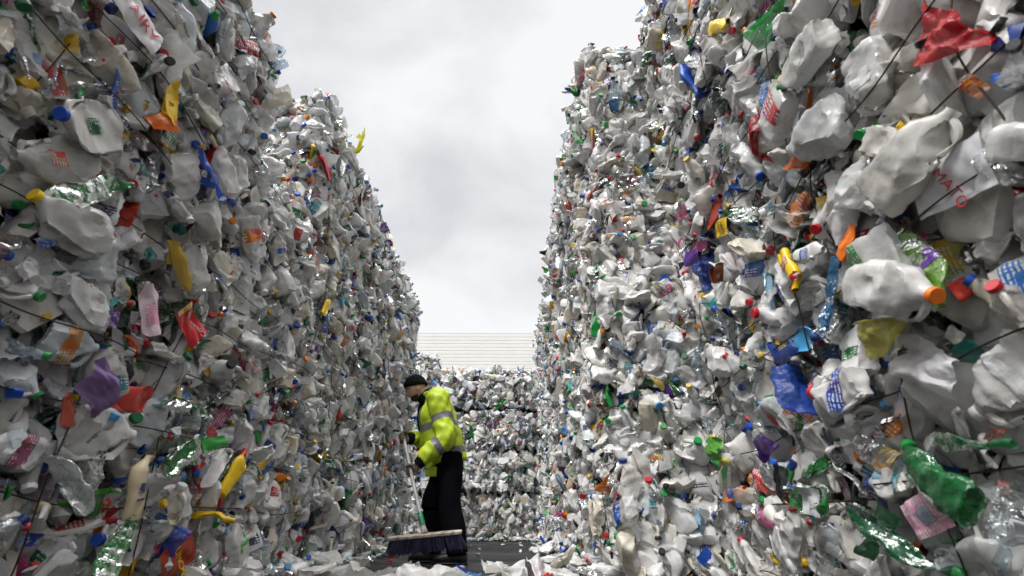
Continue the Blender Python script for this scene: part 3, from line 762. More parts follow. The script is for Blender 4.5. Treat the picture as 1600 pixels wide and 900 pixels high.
hero(P_, 170, 30, 85, 125, (.7, .68, .68), var=7, size=.22, texts=[('FAIRY', .05, 0, 0, 270, RED)], outw=.04, keepname='wrapper')
hero(D_, 410, 262, 50, 60, GRN, None, var=7, size=.26)
hero(D_, 408, 285, 40, 30, GRN, None, var=9, size=.22)
hero(P_, 455, 305, 60, 95, hexc('1f43a8'), var=0, size=.25)
hero(C_, 490, 260, 45, 110, RED, None, var=3, size=.25)
hero(C_, 487, 480, 35, 60, YEL, None, var=5, size=.2)
hero(D_, 522, 472, 30, 120, GRN, None, var=10, size=.2)
hero(C_, 522, 470, 25, 20, LBL, None, var=6, size=.2)
hero(P_, 300, 680, 60, 160, RED, var=10, size=.12)
hero(C_, 65, 640, 60, 80, hexc('b8553a'), None, var=7, size=.12)
# right wall
hero(D_, 1115, 167, 34, 80, GRN, None, var=11, size=.20, outw=.07, desc='round green bottle base facing out')
hero(C_, 1150, 330, 70, 60, hexc('b03a1c'), None, var=1, size=.26, desc='red-brown bottle')
hero(P_, 1160, 356, 44, 30, YEL, var=11, size=.15, outw=.05, texts=[('Utterly', .032, 0, .02, 0, BLK), ('Butterly', .032, 0, -.02, 0, BLK)], desc='yellow tub label with black lettering', keepname='wrapper')
hero(C_, 1276, 420, 62, 300, YEL, None, var=0, size=.2, outw=.05, patches=[(.09, .03, 0, .07, RED), (.07, .04, 0, -.03, ORA)], desc='yellow bottle with red band')
hero(C_, 1318, 396, 50, 20, WH, None, var=2, size=.17, outw=.06, patches=[(.06, .06, 0, 0, hexc('8a96b8')), (.06, .014, 0, -.035, BLUE)], desc='white box bottle with blue printed label')
hero(J_, 1490, 452, 130, 358, WH, ORA, var=2, size=.30, outw=.08, desc='white bottle with large orange cap')
hero(P_, 1520, 568, 210, 350, (.80, .79, .81), var=13, size=.28, outw=.02, asp=.5, desc='large white carrier bag bulging from the bale')
hero(D_, 1345, 785, 140, 350, hexc('2aa84c'), None, var=12, size=.33, outw=.09, patches=[(.075, .11, 0, -.02, SIL)], texts=[('7UP', .03, -.012, .04, 280, BLK), ('zero', .036, .012, -.0, 280, (.08, .08, .09))], desc='crushed green bottle with silver label')
hero(P_, 1520, 805, 85, 30, PINK, var=3, size=.15, outw=.05, mat='print', patches=[(.04, .05, 0, 0, hexc('b8c4dc'))], desc='pink and pale blue printed wrapper', keepname='wrapper')
hero(D_, 1560, 750, 100, 160, hexc('2a9a52'), GRN, var=14, size=.3, outw=.05)
hero(D_, 1480, 845, 90, 310, hexc('0f7a48'), GRN, var=8, size=.26, outw=.04, desc='dark green bottle with green cap')
hero(P_, 1562, 34, 110, 20, RED, var=14, size=.22, outw=.02, desc='bright red plastic film', asp=.8)
hero(C_, 1102, 655, 44, 350, YEL, None, var=3, size=.2, outw=.05, desc='yellow bottle near the blue caps')
hero(C_, 1042, 645, 32, 80, BLUE, RED, var=5, size=.2, outw=.05, desc='blue bottle with red cap')
hero(P_, 1012, 742, 34, 40, DGRN, var=5, size=.17, outw=.05, texts=[('Waitrose', .028, 0, 0, 10, (.6, .65, .6))], desc='dark green label card', keepname='wrapper')
hero(C_, 1108, 402, 40, 20, PUR, None, var=7, size=.22, desc='purple bottle')
hero(P_, 1150, 476, 46, 20, TEAL, var=2, size=.17)
hero(D_, 1197, 335, 60, 190, GRN, BLUE, var=13, size=.26, outw=.05, lab=(.6, .6, .75), desc='green bottle with blue cap')
hero(D_, 1352, 465, 90, 80, LBL, None, var=0, size=.28, outw=.05, texts=[('Volvic', .036, 0, .05, 10, NAVY)], desc='pale blue water bottle')
hero(P_, 1275, 757, 50, 90, BLK, var=10, size=.16, outw=.05)
hero(J_, 1160, 562, 78, 190, WH, None, var=13, size=.28, outw=.05, patches=[(.028, .028, .0, .02, BLK)], desc='flattened milky jug with black cap spot')
hero(D_, 848, 540, 40, 175, hexc('8a3a16'), None, var=3, size=.33, outw=.12, desc='brown bottle jutting out of the far right wall')
hero(P_, 1243, 38, 70, 40, GRN, var=6, size=.28, desc='green plastic film')
hero(C_, 1152, 38, 34, 30, YEL, None, var=4, size=.2)
hero(J_, 1378, 612, 115, 200, WH, RED, lab=BLUE, var=16, size=.26, outw=.07)
hero(J_, 1505, 250, 170, 45, WH2, None, var=10, size=.33, outw=.03, lab=hexc('3f9a70'), desc='long white jug with green label')
hero(D_, 1512, 415, 80, 340, hexc('8ac43a'), None, var=6, size=.25, outw=.04, lab=PUR)
hero(J_, 1425, 420, 160, 215, (.78, .78, .77), None, lab=hexc('4a9a4a'), var=17, size=.33, outw=.04)
hero(J_, 1320, 95, 110, 230, WH, GRN, lab=hexc('d9d9d2'), var=2, size=.28, outw=.05)
hero(J_, 1260, 190, 95, 240, WH, None, lab=RED, var=5, size=.27, outw=.05)
hero(J_, 1330, 210, 150, 220, (.72, .73, .73), None, var=14, size=.34, outw=.04)
hero(D_, 1285, 395, 30, 20, TEAL, None, var=1, size=.2)
hero(P_, 1240, 215, 45, 95, hexc('a81c24'), var=9, size=.2)
hero(P_, 1300, 250, 50, 50, ORA, var=1, size=.17)
hero(C_, 1392, 378, 34, 70, ORA, None, var=6, size=.12, outw=.06)
hero(P_, 1550, 280, 90, 30, (.7, .7, .72), var=3, size=.22, texts=[('TOMATO', .03, 0, 0, 10, RED)], keepname='wrapper')
hero(P_, 1440, 520, 90, 20, hexc('d8d060'), var=7, size=.2)
hero(C_, 1290, 530, 60, 10, LBL, NAVY, var=1, size=.24)
hero(C_, 1265, 555, 30, 30, NAVY, None, var=2, size=.2)
hero(P_, 1430, 835, 60, 80, DGRN, var=2, size=.2)
hero(P_, 1165, 700, 45, 340, hexc('6ab04a'), var=9, size=.2)
hero(P_, 1180, 722, 45, 350, (.8, .8, .8), var=1, size=.19, patches=[(.05, .05, 0, 0, hexc('e8c23a'))])
hero(P_, 1240, 698, 40, 50, PUR, var=3, size=.15)
hero(D_, 1590, 690, 60, 20, hexc('3aa86a'), None, var=4, size=.2)
hero(C_, 1185, 770, 45, 30, ORA, None, var=3, size=.2, lab=BLUE)
hero(P_, 985, 560, 30, 70, hexc('6ab0dc'), var=5, size=.2)
hero(C_, 1000, 408, 32, 30, hexc('e6d27a'), None, var=0, size=.16, outw=.05)
hero(P_, 905, 320, 26, 80, RED, var=7, size=.2)
hero(P_, 890, 430, 50, 80, WH, var=2, size=.42, outw=.05, texts=[('TESCO', .05, 0, 0, 80, RED)], desc='tall white bag with red lettering')
hero(P_, 1015, 585, 28, 80, NAVY, var=6, size=.2)
hero(J_, 1040, 130, 60, 80, WH, None, var=4, size=.26, outw=.04)

# ---- the rest of every bale
for bi, b in enumerate(BALES):
    o, M = b['o'], b['M']; rng = np.random.RandomState(500 + bi)
    c = M[:3, :3] @ np.array([0, 0, BH / 2]) + M[:3, 3]
    corners = [to_px(M[:3, :3] @ np.array([x, -.05, z]) + M[:3, 3]) for x in (-BW / 2, -BW / 4, 0, BW / 4, BW / 2) for z in (0, BH / 2, BH)]
    seen = any(q and -60 < q[0] < 1660 and -60 < q[1] < 960 for q in corners)
    dist = float(np.linalg.norm(c - np.array([0, 0, CAM_H])))
    s = put('crushed_plastic', pack(b['top'], b['end'], bi, b.get('seam', 0)), o); tag(s, kind='stuff')
    for k in range(3):
        if rng.rand() < (.97 if dist < 4 else .8): put('tie_wire', WIRES_H[rng.randint(6)], o, Matrix.Translation((0, rng.uniform(-.01, .03), BH * (.2 + .3 * k) + rng.normal() * .04)) @ Matrix.Rotation(rng.normal() * .03, 4, 'Y'))
    for k in range(2):
        if rng.rand() < .65: put('tie_wire', WIRES_V[rng.randint(5)], o, Matrix.Translation((BW * (-.26 + .5 * k) + rng.normal() * .09, rng.uniform(-.01, .03), BH / 2)) @ Matrix.Rotation(R(90) + rng.normal() * .09, 4, 'Y'))
    if not seen: continue
    near = dist < 5.2
    n = 112 if dist < 3.2 else 96 if dist < 5.2 else 76 if dist < 8 else 66
    pts = [(x, z if not b.get('seam') else BH / 2 + (z - BH / 2) * .82, None) for x, z in face_points(rng, n, BW + .03, BH + .02)]
    if b['top']: pts += [(x, BH + rng.uniform(-.01, .05), .05) for x, _ in face_points(rng, 14, BW, .1)]
    if b['end']: pts += [(x, z, 'end') for x, z in face_points(rng, 45, BD, BH)]
    if near:
        for x, z in face_points(rng, 34 if dist < 3.4 else 20, BW, BH):
            k = ['plastic_bag', 'wrapper', 'plastic_bag', 'food_tub', 'plastic_bag', 'drink_bottle', 'milk_jug'][rng.randint(7)]
            Mm = np.eye(4); Mm[:3, :3] = frame_rot(rng) * rng.uniform(.28, .55); Mm[:3, 3] = (x, rng.uniform(-.075, -.03) + bulge(x, z), z)
            q = put(k, LIB[k][rng.randint(len(LIB[k]))][0], o, Mm); setmats(q, colours(k, rng))
        for x, z in face_points(rng, 40, BW, BH):
            k = ['cleaner_bottle', 'wrapper', 'plastic_bag', 'food_tub'][rng.randint(4)]
            Mm = np.eye(4); Mm[:3, :3] = frame_rot(rng) * (rng.uniform(.18, .40) if k != 'food_tub' else rng.uniform(.4, .7)); Mm[:3, 3] = (x, rng.uniform(-.07, -.02) + bulge(x, z), z)
            q = put(k, LIB[k][rng.randint(len(LIB[k]))][0], o, Mm); setmats(q, pick(rng, BRIGHT))
    for x, z, rim in pts:
        if any((((x - q[0]) * q[2] + (z - q[1]) * q[3]) / q[4]) ** 2 + (((x - q[0]) * q[3] - (z - q[1]) * q[2]) / q[5]) ** 2 < 1 for q in b['busy']): continue
        k = pick_kind(rng); Rf = np.eye(3); y = rng.uniform(-.065, .03) + bulge(x, min(max(z, 0), BH))
        pos = np.array([x, y, z])
        if rim == 'end':
            e = b['end']; Rf = np.array([[0, -e, 0], [e, 0, 0], [0, 0, 1.0]]); pos = np.array([e * (BW / 2 + rng.uniform(-.02, .02)), x + BD / 2, z])
        elif rim: pos[1] = rng.uniform(-.02, .12)
        Mm = np.eye(4); Mm[:3, :3] = Rf @ frame_rot(rng, .72 + .1 * rng.rand() if b.get('seam') and rng.rand() < .3 else .3 if b.get('seam') else None) * rng.uniform(.84, 1.14) * (1.0 if b.get('seam') else .86 if dist < 2.7 else 1); Mm[:3, 3] = pos
        if near:
            bm_, cm, lm, it = LIB[k][rng.randint(len(LIB[k]))]
            q = put(k, bm_, o, Mm); setmats(q, colours(k, rng))
            if cm and rng.rand() < .7: setmats(put('cap', cm, q), pick(rng, CAPS))
            if lm and rng.rand() < .6: setmats(put('label', lm, q), pick(rng, PRINTS))
        else:
            put(k, FAR[k][rng.randint(len(FAR[k]))], o, Mm)

# ------------------------------------------------------------------ the sweeping worker
DG = lambda: bpy.context.evaluated_depsgraph_get()
def fuse(shapes, voxel, smooth=4, name='body'):
    """union of overlapping closed shapes as one continuous surface"""
    me = mesh('tmp', [(s, 0, None) for s in shapes], [])
    o = bpy.data.objects.new('tmp', me); COL.objects.link(o)
    m = o.modifiers.new('r', 'REMESH'); m.mode = 'VOXEL'; m.voxel_size = voxel; m.use_smooth_shade = True
    if smooth: k = o.modifiers.new('s', 'SMOOTH'); k.factor = .5; k.iterations = smooth
    bpy.context.view_layer.update()
    r = bpy.data.meshes.new_from_object(o.evaluated_get(DG())); r.name = name
    bpy.data.objects.remove(o); bpy.data.meshes.remove(me)
    return r
def wrinkle(s, rng, amp, f0, f1, mask=None):
    n = normals(s); sn = sines(rng, 9, f0, f1); d = fnoise(s.V, sn) * amp * 2
    s.V = s.V + n * (d if mask is None else d * mask)[:, None]; return s
ROOT = np.array([-.62, 4.83, 0])
M_SKIN = simple('skin', (0.62, 0.37, 0.28), .5, 0, .2, 30, .15)
M_HAIR = simple('beard_hair', (0.035, 0.022, 0.016), .7, 0, .3, 200, .4)
M_KNIT = simple('black_knit', (0.010, 0.010, 0.011), .9, 0, .4, 150, .6)
M_TROU = simple('black_cloth', (0.004, 0.004, 0.007), .85, 0, .3, 25, .4)
M_HIVIS = simple('hi_vis_yellow', (0.60, 0.74, 0.03), .6, 0, .0, 8, .4, col2=(0.32, 0.46, 0.022))
M_REFL = simple('reflective_tape', (0.21, 0.20, 0.22), .4, 0, .25, 14, .2)
M_GLOVE = simple('work_glove', (0.20, 0.17, 0.13), .85, 0, .4, 40, .4)
M_BOOT = simple('boot_leather', (0.012, 0.011, 0.010), .5, 0, .3, 30, .3)
def head_frame():
    yaw, pitch = R(14), R(24)
    f = np.array([-math.cos(yaw) * math.cos(pitch), -math.sin(yaw) * math.cos(pitch), -math.sin(pitch)])
    l = np.array([math.sin(yaw), -math.cos(yaw), 0]); u = np.cross(f, l)
    return np.stack([f, l, u], 1)
HF = head_frame(); HC = np.array([-.965, 4.82, 1.525]) - ROOT
def head_pts(P, grow=0.0):
    x, y, z = P[:, 0].copy(), P[:, 1].copy(), P[:, 2].copy()
    X, Y, Z = x * (.098 + grow), y * (.076 + grow), z * (.120 + grow)
    lo = np.clip(-z, 0, 1)
    Y *= 1 - .28 * lo ** 1.4; X = np.where(X < 0, X * (1 - .35 * lo ** 1.2), X * (1 - .10 * lo))
    fr = np.clip(x, 0, 1)
    g = lambda y0, z0, sy, sz: np.exp(-((Y - y0) / sy) ** 2 - ((Z - z0) / sz) ** 2) * (x > 0)
    X += .014 * g(0, .012, .012, .03) + .027 * g(0, -.018, .014, .016) - .004 * g(0, -.045, .03, .01)
    for e in (-1, 1):
        X += -.011 * g(e * .031, .012, .017, .012) + .006 * g(e * .03, .034, .026, .010) + .004 * g(e * .042, -.02, .02, .02)
    X += .006 * g(0, -.056, .022, .006) + .005 * g(0, -.069, .020, .006) - .003 * g(0, -.0625, .024, .003) + .010 * g(0, -.098, .024, .018)
    return np.stack([X, Y, Z], 1)
def sphere_grid(nu, nv, z0=-1.0, z1=1.0):
    ph = np.linspace(math.asin(z0), math.asin(z1), nv); prof = np.stack([np.cos(ph), np.sin(ph)], 1)
    prof[:, 0] = np.maximum(prof[:, 0], .002); return lathe(prof, nu)
def to_head(P): return P @ HF.T + HC
hs = sphere_grid(64, 56); hs.V = hs.V / np.linalg.norm(hs.V, axis=1)[:, None]
HEAD0 = hs.cp(head_pts(hs.V)); head = HEAD0.cp(to_head(HEAD0.V))
def blob(c, r, n=16):
    b = sphere_grid(n, n); b.V = b.V / np.linalg.norm(b.V, axis=1)[:, None] * np.array(r); return b.cp(b.V + np.array(c))
ears = []
for e in (-1, 1):
    b = blob((-.012, e * .077, -.002), (.020, .010, .032), 14); ears.append(b.cp(to_head(b.V)))
def rel(px, py, D): return at(px, py, D) - ROOT
# the broom's pole is set out first, the hands close on it
POLE_T, POLE_B = rel(627, 669, 4.64), rel(663, 832, 4.40)
PAX = (POLE_T - POLE_B) / np.linalg.norm(POLE_T - POLE_B)
def on_pole(py):
    best = min((abs(to_px(POLE_B + (POLE_T - POLE_B) * t + ROOT)[1] - py), t) for t in np.linspace(0, 1, 200)); return POLE_B + (POLE_T - POLE_B) * best[1]
H_NEAR, H_FAR = on_pole(736), on_pole(684)
SH_N, SH_F = np.array([-.09, -.185, 1.375]), np.array([-.12, .185, 1.375])
EL_N, WR_N = rel(694, 684, 4.55), None
d = H_NEAR - EL_N; WR_N = H_NEAR - d / np.linalg.norm(d) * .085 + np.array([.02, -.01, .015])
EL_F = np.array([-.17, .27, 1.08]); d = H_FAR - EL_F; WR_F = H_FAR - d / np.linalg.norm(d) * .085
HIP_N, KN_N, AN_N = np.array([.03, -.10, .86]), np.array([.07, -.13, .47]), np.array([.155, -.13, .09])
HIP_F, KN_F, AN_F = np.array([.01, .10, .86]), np.array([-.13, .11, .47]), np.array([-.10, .11, .09])
torso_p = [(.02, 0, .84), (-.035, 0, .96), (-.08, 0, 1.10), (-.115, 0, 1.25), (-.15, 0, 1.37), (-.195, 0, 1.43)]
body = [tube(torso_p, [.155, .15, .16, .17, .14, .06], 24, True, [.11, .105, .115, .12, .09, .06], (0, 1, 0), 20),
        tube([(-.19, 0, 1.40), (-.25, 0, 1.46), to_head(np.array([[-.03, 0, -.03]]))[0]], [.062, .056, .056], 18, True, None, (0, 1, 0), 10), head] + ears
for sh, el, wr in ((SH_N, EL_N, WR_N), (SH_F, EL_F, WR_F)): body.append(tube([sh, (sh + el) / 2, el, (el + wr) / 2, wr], [.058, .052, .043, .04, .03], 16, True, nring=24))
for hp, kn, an in ((HIP_N, KN_N, AN_N), (HIP_F, KN_F, AN_F)): body.append(tube([hp, (hp + kn) / 2, kn, (kn + an) / 2, an], [.088, .078, .058, .057, .042], 16, True, nring=24))
pb = put('person', fuse(body, .0075, 2, 'person'))
pb.data.materials.append(M_SKIN); pb.location = ROOT
tag(pb, 'worker in yellow hi-vis jacket and black beanie, bent over sweeping with a broom', 'person')
rj = np.random.RandomState(5)
# trousers, boots
def leg(hp, kn, an): return tube([hp + [0, 0, .04], (hp + kn) / 2, kn, (kn + an) / 2, an + [0, 0, -.01]], [.130, .118, .098, .096, .094], 24, True, [.126, .118, .098, .096, .094], nring=36)
tr = [wrinkle(leg(HIP_N, KN_N, AN_N), rj, .007, 15, 40), wrinkle(leg(HIP_F, KN_F, AN_F), rj, .007, 15, 40),
      tube([(.06, 0, .74), (.02, 0, .85), (-.02, 0, .95)], [.13, .185, .17], 24, True, [.11, .145, .13], (0, 1, 0), 12)]
to = put('trousers', fuse(tr, .011, 5, 'trousers'), pb); to.data.materials.append(M_TROU)
for an, k in ((AN_N, 0), (AN_F, 1)):
    x, y = an[0], an[1]
    sh = [tube([(x + .085, y, .045), (x + .02, y, .05), (x - .08, y, .05), (x - .16, y, .042), (x - .205, y, .036)], [.040, .047, .045, .038, .018], 18, True, [.042, .05, .046, .034, .016], (0, 1, 0), 18),
          tube([(x, y, .05), (x, y, .18)], [.058, .056], 16)]
    bo = put('boot', fuse(sh, .007, 3, 'boot'), pb); bo.data.materials.append(M_BOOT)
    so = put('sole', mesh('sole', [(tube([(x + .09, y, .012), (x + .02, y, .012), (x - .08, y, .012), (x - .205, y, .012)], [.036, .047, .046, .028], 16, True, [.012] * 4, (0, 1, 0), 14), 0, None)], [M_BOOT]), bo)
# jacket
def banded(s, nseg, nring, bands, straps=()):
    """material index per quad: 1 where a reflective band lies"""
    i = np.arange(len(s.Q)); ring, seg = i // nseg, i % nseg; v = ring / (nring - 2); m = np.zeros(len(s.Q), int)
    for a, b in bands: m[(v >= a) & (v <= b)] = 1
    for u0, u1, a, b in straps: m[(seg / nseg >= u0) & (seg / nseg < u1) & (v >= a) & (v <= b)] = 1
    return m
def two_mat(name, s, m, mats, parent):
    a = Shp(s.V, s.Q, s.T, s.uv); me = mesh(name, [(a, 0, None)], mats, True)
    me.polygons.foreach_set('material_index', np.r_[m, np.zeros(len(s.T), int)].astype(np.int32)); me.update()
    return put(name, me, parent)
jp = [(.005, 0, .815), (-.03, 0, .94), (-.075, 0, 1.09), (-.11, 0, 1.24), (-.145, 0, 1.37), (-.18, 0, 1.44), (-.205, 0, 1.495)]
jt = tube(jp, [.215, .232, .235, .235, .185, .115, .092], 72, True, [.185, .205, .205, .185, .15, .105, .092], (0, 1, 0), 90)
jt = wrinkle(jt, rj, .014, 12, 30); jt.V = jt.V + normals(jt) * (ridged(jt.V, sines(rj, 4, 18, 45)) * .009)[:, None]; jt = wrinkle(jt, rj, .004, 40, 80)
m = banded(jt, 72, 90, [(.07, .145), (.36, .43)], [(.32, .37, .43, .80), (.63, .68, .43, .80), (.13, .18, .43, .80), (.82, .87, .43, .80)])
jk = two_mat('jacket', jt, m, [M_HIVIS, M_REFL], pb)
for sh, el, wr in ((SH_N, EL_N, WR_N), (SH_F, EL_F, WR_F)):
    w2 = el + (wr - el) * .93
    top = sh + np.array([.0, -.02 if sh[1] < 0 else .02, .01]); inn = np.array([sh[0] - .01, sh[1] * .45, sh[2] + .0])
    sl = tube([inn, top, (sh + el) / 2 + [.01, 0, 0], el + [.01, 0, -.005], (el + w2) / 2, w2], [.098, .112, .100, .094, .084, .064], 48, True, None, (0, 1, 0), 72)
    sl = wrinkle(sl, rj, .010, 18, 40); sl.V = sl.V + normals(sl) * (ridged(sl.V, sines(rj, 4, 25, 60)) * .009)[:, None]; sl = wrinkle(sl, rj, .004, 50, 90)
    two_mat('sleeve', sl, banded(sl, 48, 72, [(.36, .44), (.70, .78)]), [M_HIVIS, M_REFL], jk)
    cu = tube([w2 + (wr - el) * -.02, wr + (wr - el) / np.linalg.norm(wr - el) * .035], [.060, .046], 20, True, nring=8)
    put('cuff', mesh('cuff', [(cu, 0, None)], [M_KNIT]), jk)
fl = box((0, 0, 0), (.050, .010, .042), .006); fl = fl.cp(fl.V + rel(674, 737, 4.66)); put('hem_flap', mesh('hem_flap', [(fl, 0, None)], [M_HIVIS], False), jk)
zp = tube([np.array([-.215, -.03, 1.0]), np.array([-.272, -.04, 1.15]), np.array([-.287, -.04, 1.28]), np.array([-.285, -.03, 1.37])], [.016, .018, .02, .02], 10, True, [.014, .016, .02, .02], nring=16)
put('zip_lining', mesh('zip_lining', [(zp, 0, None)], [M_KNIT]), jk)
for z_, x_ in ((1.05, -.235), (1.17, -.272), (1.30, -.262)):
    put('snap', mesh('snap', [(blob((x_, -.10 + .0, z_), (.008, .008, .008), 8), 0, None)], [M_KNIT]), jk)
sc = tube([(-.20, 0, 1.40), (-.235, 0, 1.445), (-.275, 0, 1.475)], [.088, .088, .076], 28, True, [.09, .09, .078], (0, 1, 0), 14)
put('scarf', mesh('scarf', [(wrinkle(sc, rj, .006, 40, 90), 0, None)], [M_KNIT]), pb)
# beanie, beard, eyes, brows
bn = sphere_grid(72, 34, -.02, 1.0); bn.V = bn.V / np.linalg.norm(bn.V, axis=1)[:, None]
th = np.arctan2(bn.V[:, 1], bn.V[:, 0]); k = np.clip(bn.V[:, 2], 0, 1)
bv = bn.V * np.array([.112, .092, .118]) * (1 + .018 * np.sign(np.sin(th * 18))[:, None] * (1 - k[:, None] ** 4)); bv[:, 2] += .040; bv[:, 0] -= .006
ro = R(12); bv = np.stack([bv[:, 0] * math.cos(ro) - (bv[:, 2] - .03) * math.sin(ro), bv[:, 1], bv[:, 0] * math.sin(ro) + (bv[:, 2] - .03) * math.cos(ro) + .03], 1)
bo = put('beanie', mesh('beanie', [(bn.cp(to_head(bv)), 0, None)], [M_KNIT]), pb)
a = np.linspace(0, 2 * math.pi, 40); cf = np.stack([.108 * np.cos(a) - .006, .088 * np.sin(a), np.full(40, .052)], 1)
cf = np.stack([cf[:, 0] * math.cos(ro) - (cf[:, 2] - .03) * math.sin(ro), cf[:, 1], cf[:, 0] * math.sin(ro) + (cf[:, 2] - .03) * math.cos(ro) + .03], 1)
put('brim', mesh('brim', [(tube(to_head(cf), .024, 10, False, .010, tuple(HF[:, 2])), 0, None)], [M_KNIT]), bo)
V0 = HEAD0.V; mb = (V0[:, 2] < -.050) & (V0[:, 0] > .005) & ~((np.abs(V0[:, 2] + .0625) < .010) & (np.abs(V0[:, 1]) < .02)) & ~((V0[:, 2] > -.05) & (np.abs(V0[:, 1]) > .035))
bp = patch(HEAD0, mb, .0045); put('beard', mesh('beard', [(bp.cp(to_head(bp.V)), 0, None)], [M_HAIR]), pb)
M_EYE = simple('eye', (.5, .48, .45), .2); M_IRIS = simple('iris', (.03, .02, .015), .2)
for e in (-1, 1):
    b = blob((.0815, e * .031, .010), (.012, .012, .0085), 12); ey = put('eye', mesh('eye', [(b.cp(to_head(b.V)), 0, None)], [M_EYE]), pb)
    b = blob((.0915, e * .0315, .007), (.0035, .005, .005), 10); put('iris', mesh('iris', [(b.cp(to_head(b.V)), 0, None)], [M_IRIS]), ey)
    b = tube([(.089, e * .014, .030), (.094, e * .032, .034), (.078, e * .050, .029)], [.004, .005, .003], 8, True, nring=8); put('eyebrow', mesh('eyebrow', [(b.cp(to_head(b.V)), 0, None)], [M_HAIR]), pb)
# gloved hands closed on the pole
def hand(c, wr, thumb_up):
    w = wr - c; w = w - PAX * (w @ PAX); w /= np.linalg.norm(w); s_ = np.cross(PAX, w)          # w: from pole back to the wrist
    sd_ = 1 if thumb_up else -1
    rp = .0275
    ob = c + w * .032
    sh = [tube([wr - w * -.02, (wr + ob) / 2, ob + PAX * .004], [.030, .040, .044], 18, True, [.024, .026, .018], tuple(PAX), 14)]
    for i, (off, rr, ln) in enumerate(((.033, .0112, 235), (.011, .0118, 250), (-.011, .0113, 240), (-.032, .0098, 215))):
        pts = [ob + PAX * off * .9 + s_ * .004]
        for a_ in np.linspace(25, ln, 7):
            q = R(a_); pts.append(c + PAX * (off * sd_) + (w * math.cos(q) + s_ * math.sin(q)) * (rp + .002))
        sh.append(tube(pts, [rr * 1.1] + [rr * k for k in (1.1, 1.12, 1.0, 1.03, .95, .92, .72)], 12, True, nring=24))
    pts = [ob + PAX * .03 * sd_ + w * .02]
    for a_, u in ((-30, .040), (-70, .046), (-115, .046), (-150, .042)):
        q = R(a_); pts.append(c + PAX * (u * sd_) + (w * math.cos(q) + s_ * math.sin(q)) * (rp + .003))
    sh.append(tube(pts, [.016, .0145, .0135, .0125, .009], 12, True, nring=18))
    g_ = put('glove', fuse(sh, .0035, 3, 'glove'), pb); g_.data.materials.append(M_GLOVE)
hand(H_NEAR, WR_N, True); hand(H_FAR, WR_F, True)

# ------------------------------------------------------------------ broom
M_POLE = simple('bare_metal', (.62, .62, .60), .4, .25, .35, 12)
M_STOCK = simple('worn_wood', (.52, .46, .38), .7, 0, 0, 18, .3, col2=(.16, .13, .10))
M_BRIS = simple('navy_bristle', (.018, .016, .055), .55, 0, .4, 60)
M_SOCK = simple('green_socket', (.03, .24, .12), .4, 0, .3, 20)
br = empty('broom', POLE_B + ROOT)
tag(br, 'wide yard broom with navy bristles and metal pole held by the worker', 'broom')
pol = lambda s: s.cp(s.V - POLE_B)
put('pole', mesh('pole', [(pol(tube([POLE_B + PAX * .10, POLE_T + PAX * .03], [.0165, .0165], 16)), 0, None)], [M_POLE], True, 40), br)
put('socket', mesh('socket', [(pol(tube([POLE_B + PAX * .055, POLE_B + PAX * .06, POLE_B + PAX * .16, POLE_B + PAX * .165], [.019, .024, .021, .018], 16)), 0, None)], [M_SOCK], True, 40), br)
put('ferrule', mesh('ferrule', [(pol(tube([POLE_B - PAX * .01, POLE_B + PAX * .06], [.030, .020], 16)), 0, None)], [M_STOCK], True, 40), br)
BL, BR = rel(606, 842, 4.36), rel(722, 831, 4.40)
bx = (BR - BL); bl = np.linalg.norm(bx); bx /= bl
bz_ = np.array([.0, -.18, 1.0]); bz_ -= bx * (bz_ @ bx); bz_ /= np.linalg.norm(bz_); by_ = np.cross(bz_, bx)
Bm = np.stack([bx, by_, bz_], 1); bc = (BL + BR) / 2 - POLE_B
st_ = box((0, 0, 0), (bl / 2, .032, .014), .006)
put('stock', mesh('stock', [(st_.cp(st_.V @ Bm.T + bc), 0, None)], [M_STOCK], False), br)
rb = np.random.RandomState(9); tu = []
for i in range(58):
    for j in range(5):
        x = (i + .5) / 58 * (bl - .02) - bl / 2 + .01; y = (j - 2) * .0125
        fx = x * .10 + rb.normal() * .012 + .01 * math.sin(i * .7); fy = (j - 2) * .012 + rb.normal() * .010
        for q in range(3):
            o_ = rb.normal(size=2) * .0028
            tu.append(tube([(x, y, -.016), (x + fx * .4 + o_[0], y + fy * .4 + o_[1], -.06), (x + fx + o_[0] * 3, y + fy + o_[1] * 3, -.115 + rb.normal() * .009)], [.0026, .0024, .0016], 4, True))
tu = cat(tu); put('bristles', mesh('bristles', [(tu.cp(tu.V @ Bm.T + bc), 0, None)], [M_BRIS], False), br)

# ------------------------------------------------------------------ loose things on the ground
def loose(kind, px, py, D, size, rot, col, label, category, cap=None, lab=None, var=0, lift=0.0, group=None, texts=(), lie=True):
    bm_, cm, lm, it = LIB[kind][var % len(LIB[kind])]
    ext = it['body'].V.max(0) - it['body'].V.min(0); s_ = size / ext[2]
    Rx = Matrix.Rotation(R(90 if lie else 0), 4, 'X'); Mr = Matrix.Rotation(R(rot[0]), 4, 'Z') @ Matrix.Rotation(R(rot[1]), 4, 'X') @ Matrix.Rotation(R(rot[2]), 4, 'Y') @ Rx
    Vw = it['body'].V @ np.array(Mr)[:3, :3].T * s_
    p = at(px, py, D)
    o = put(kind, bm_, None); o.matrix_world = Matrix.Translation((p[0], p[1], lift - Vw[:, 2].min() + .002)) @ Mr @ Matrix.Scale(s_, 4)
    setmats(o, col); tag(o, label, category, group)
    if cap is not None and cm: setmats(put('cap', cm, o), cap)
    if lab is not None and lm: setmats(put('label', lm, o), lab)
    return o

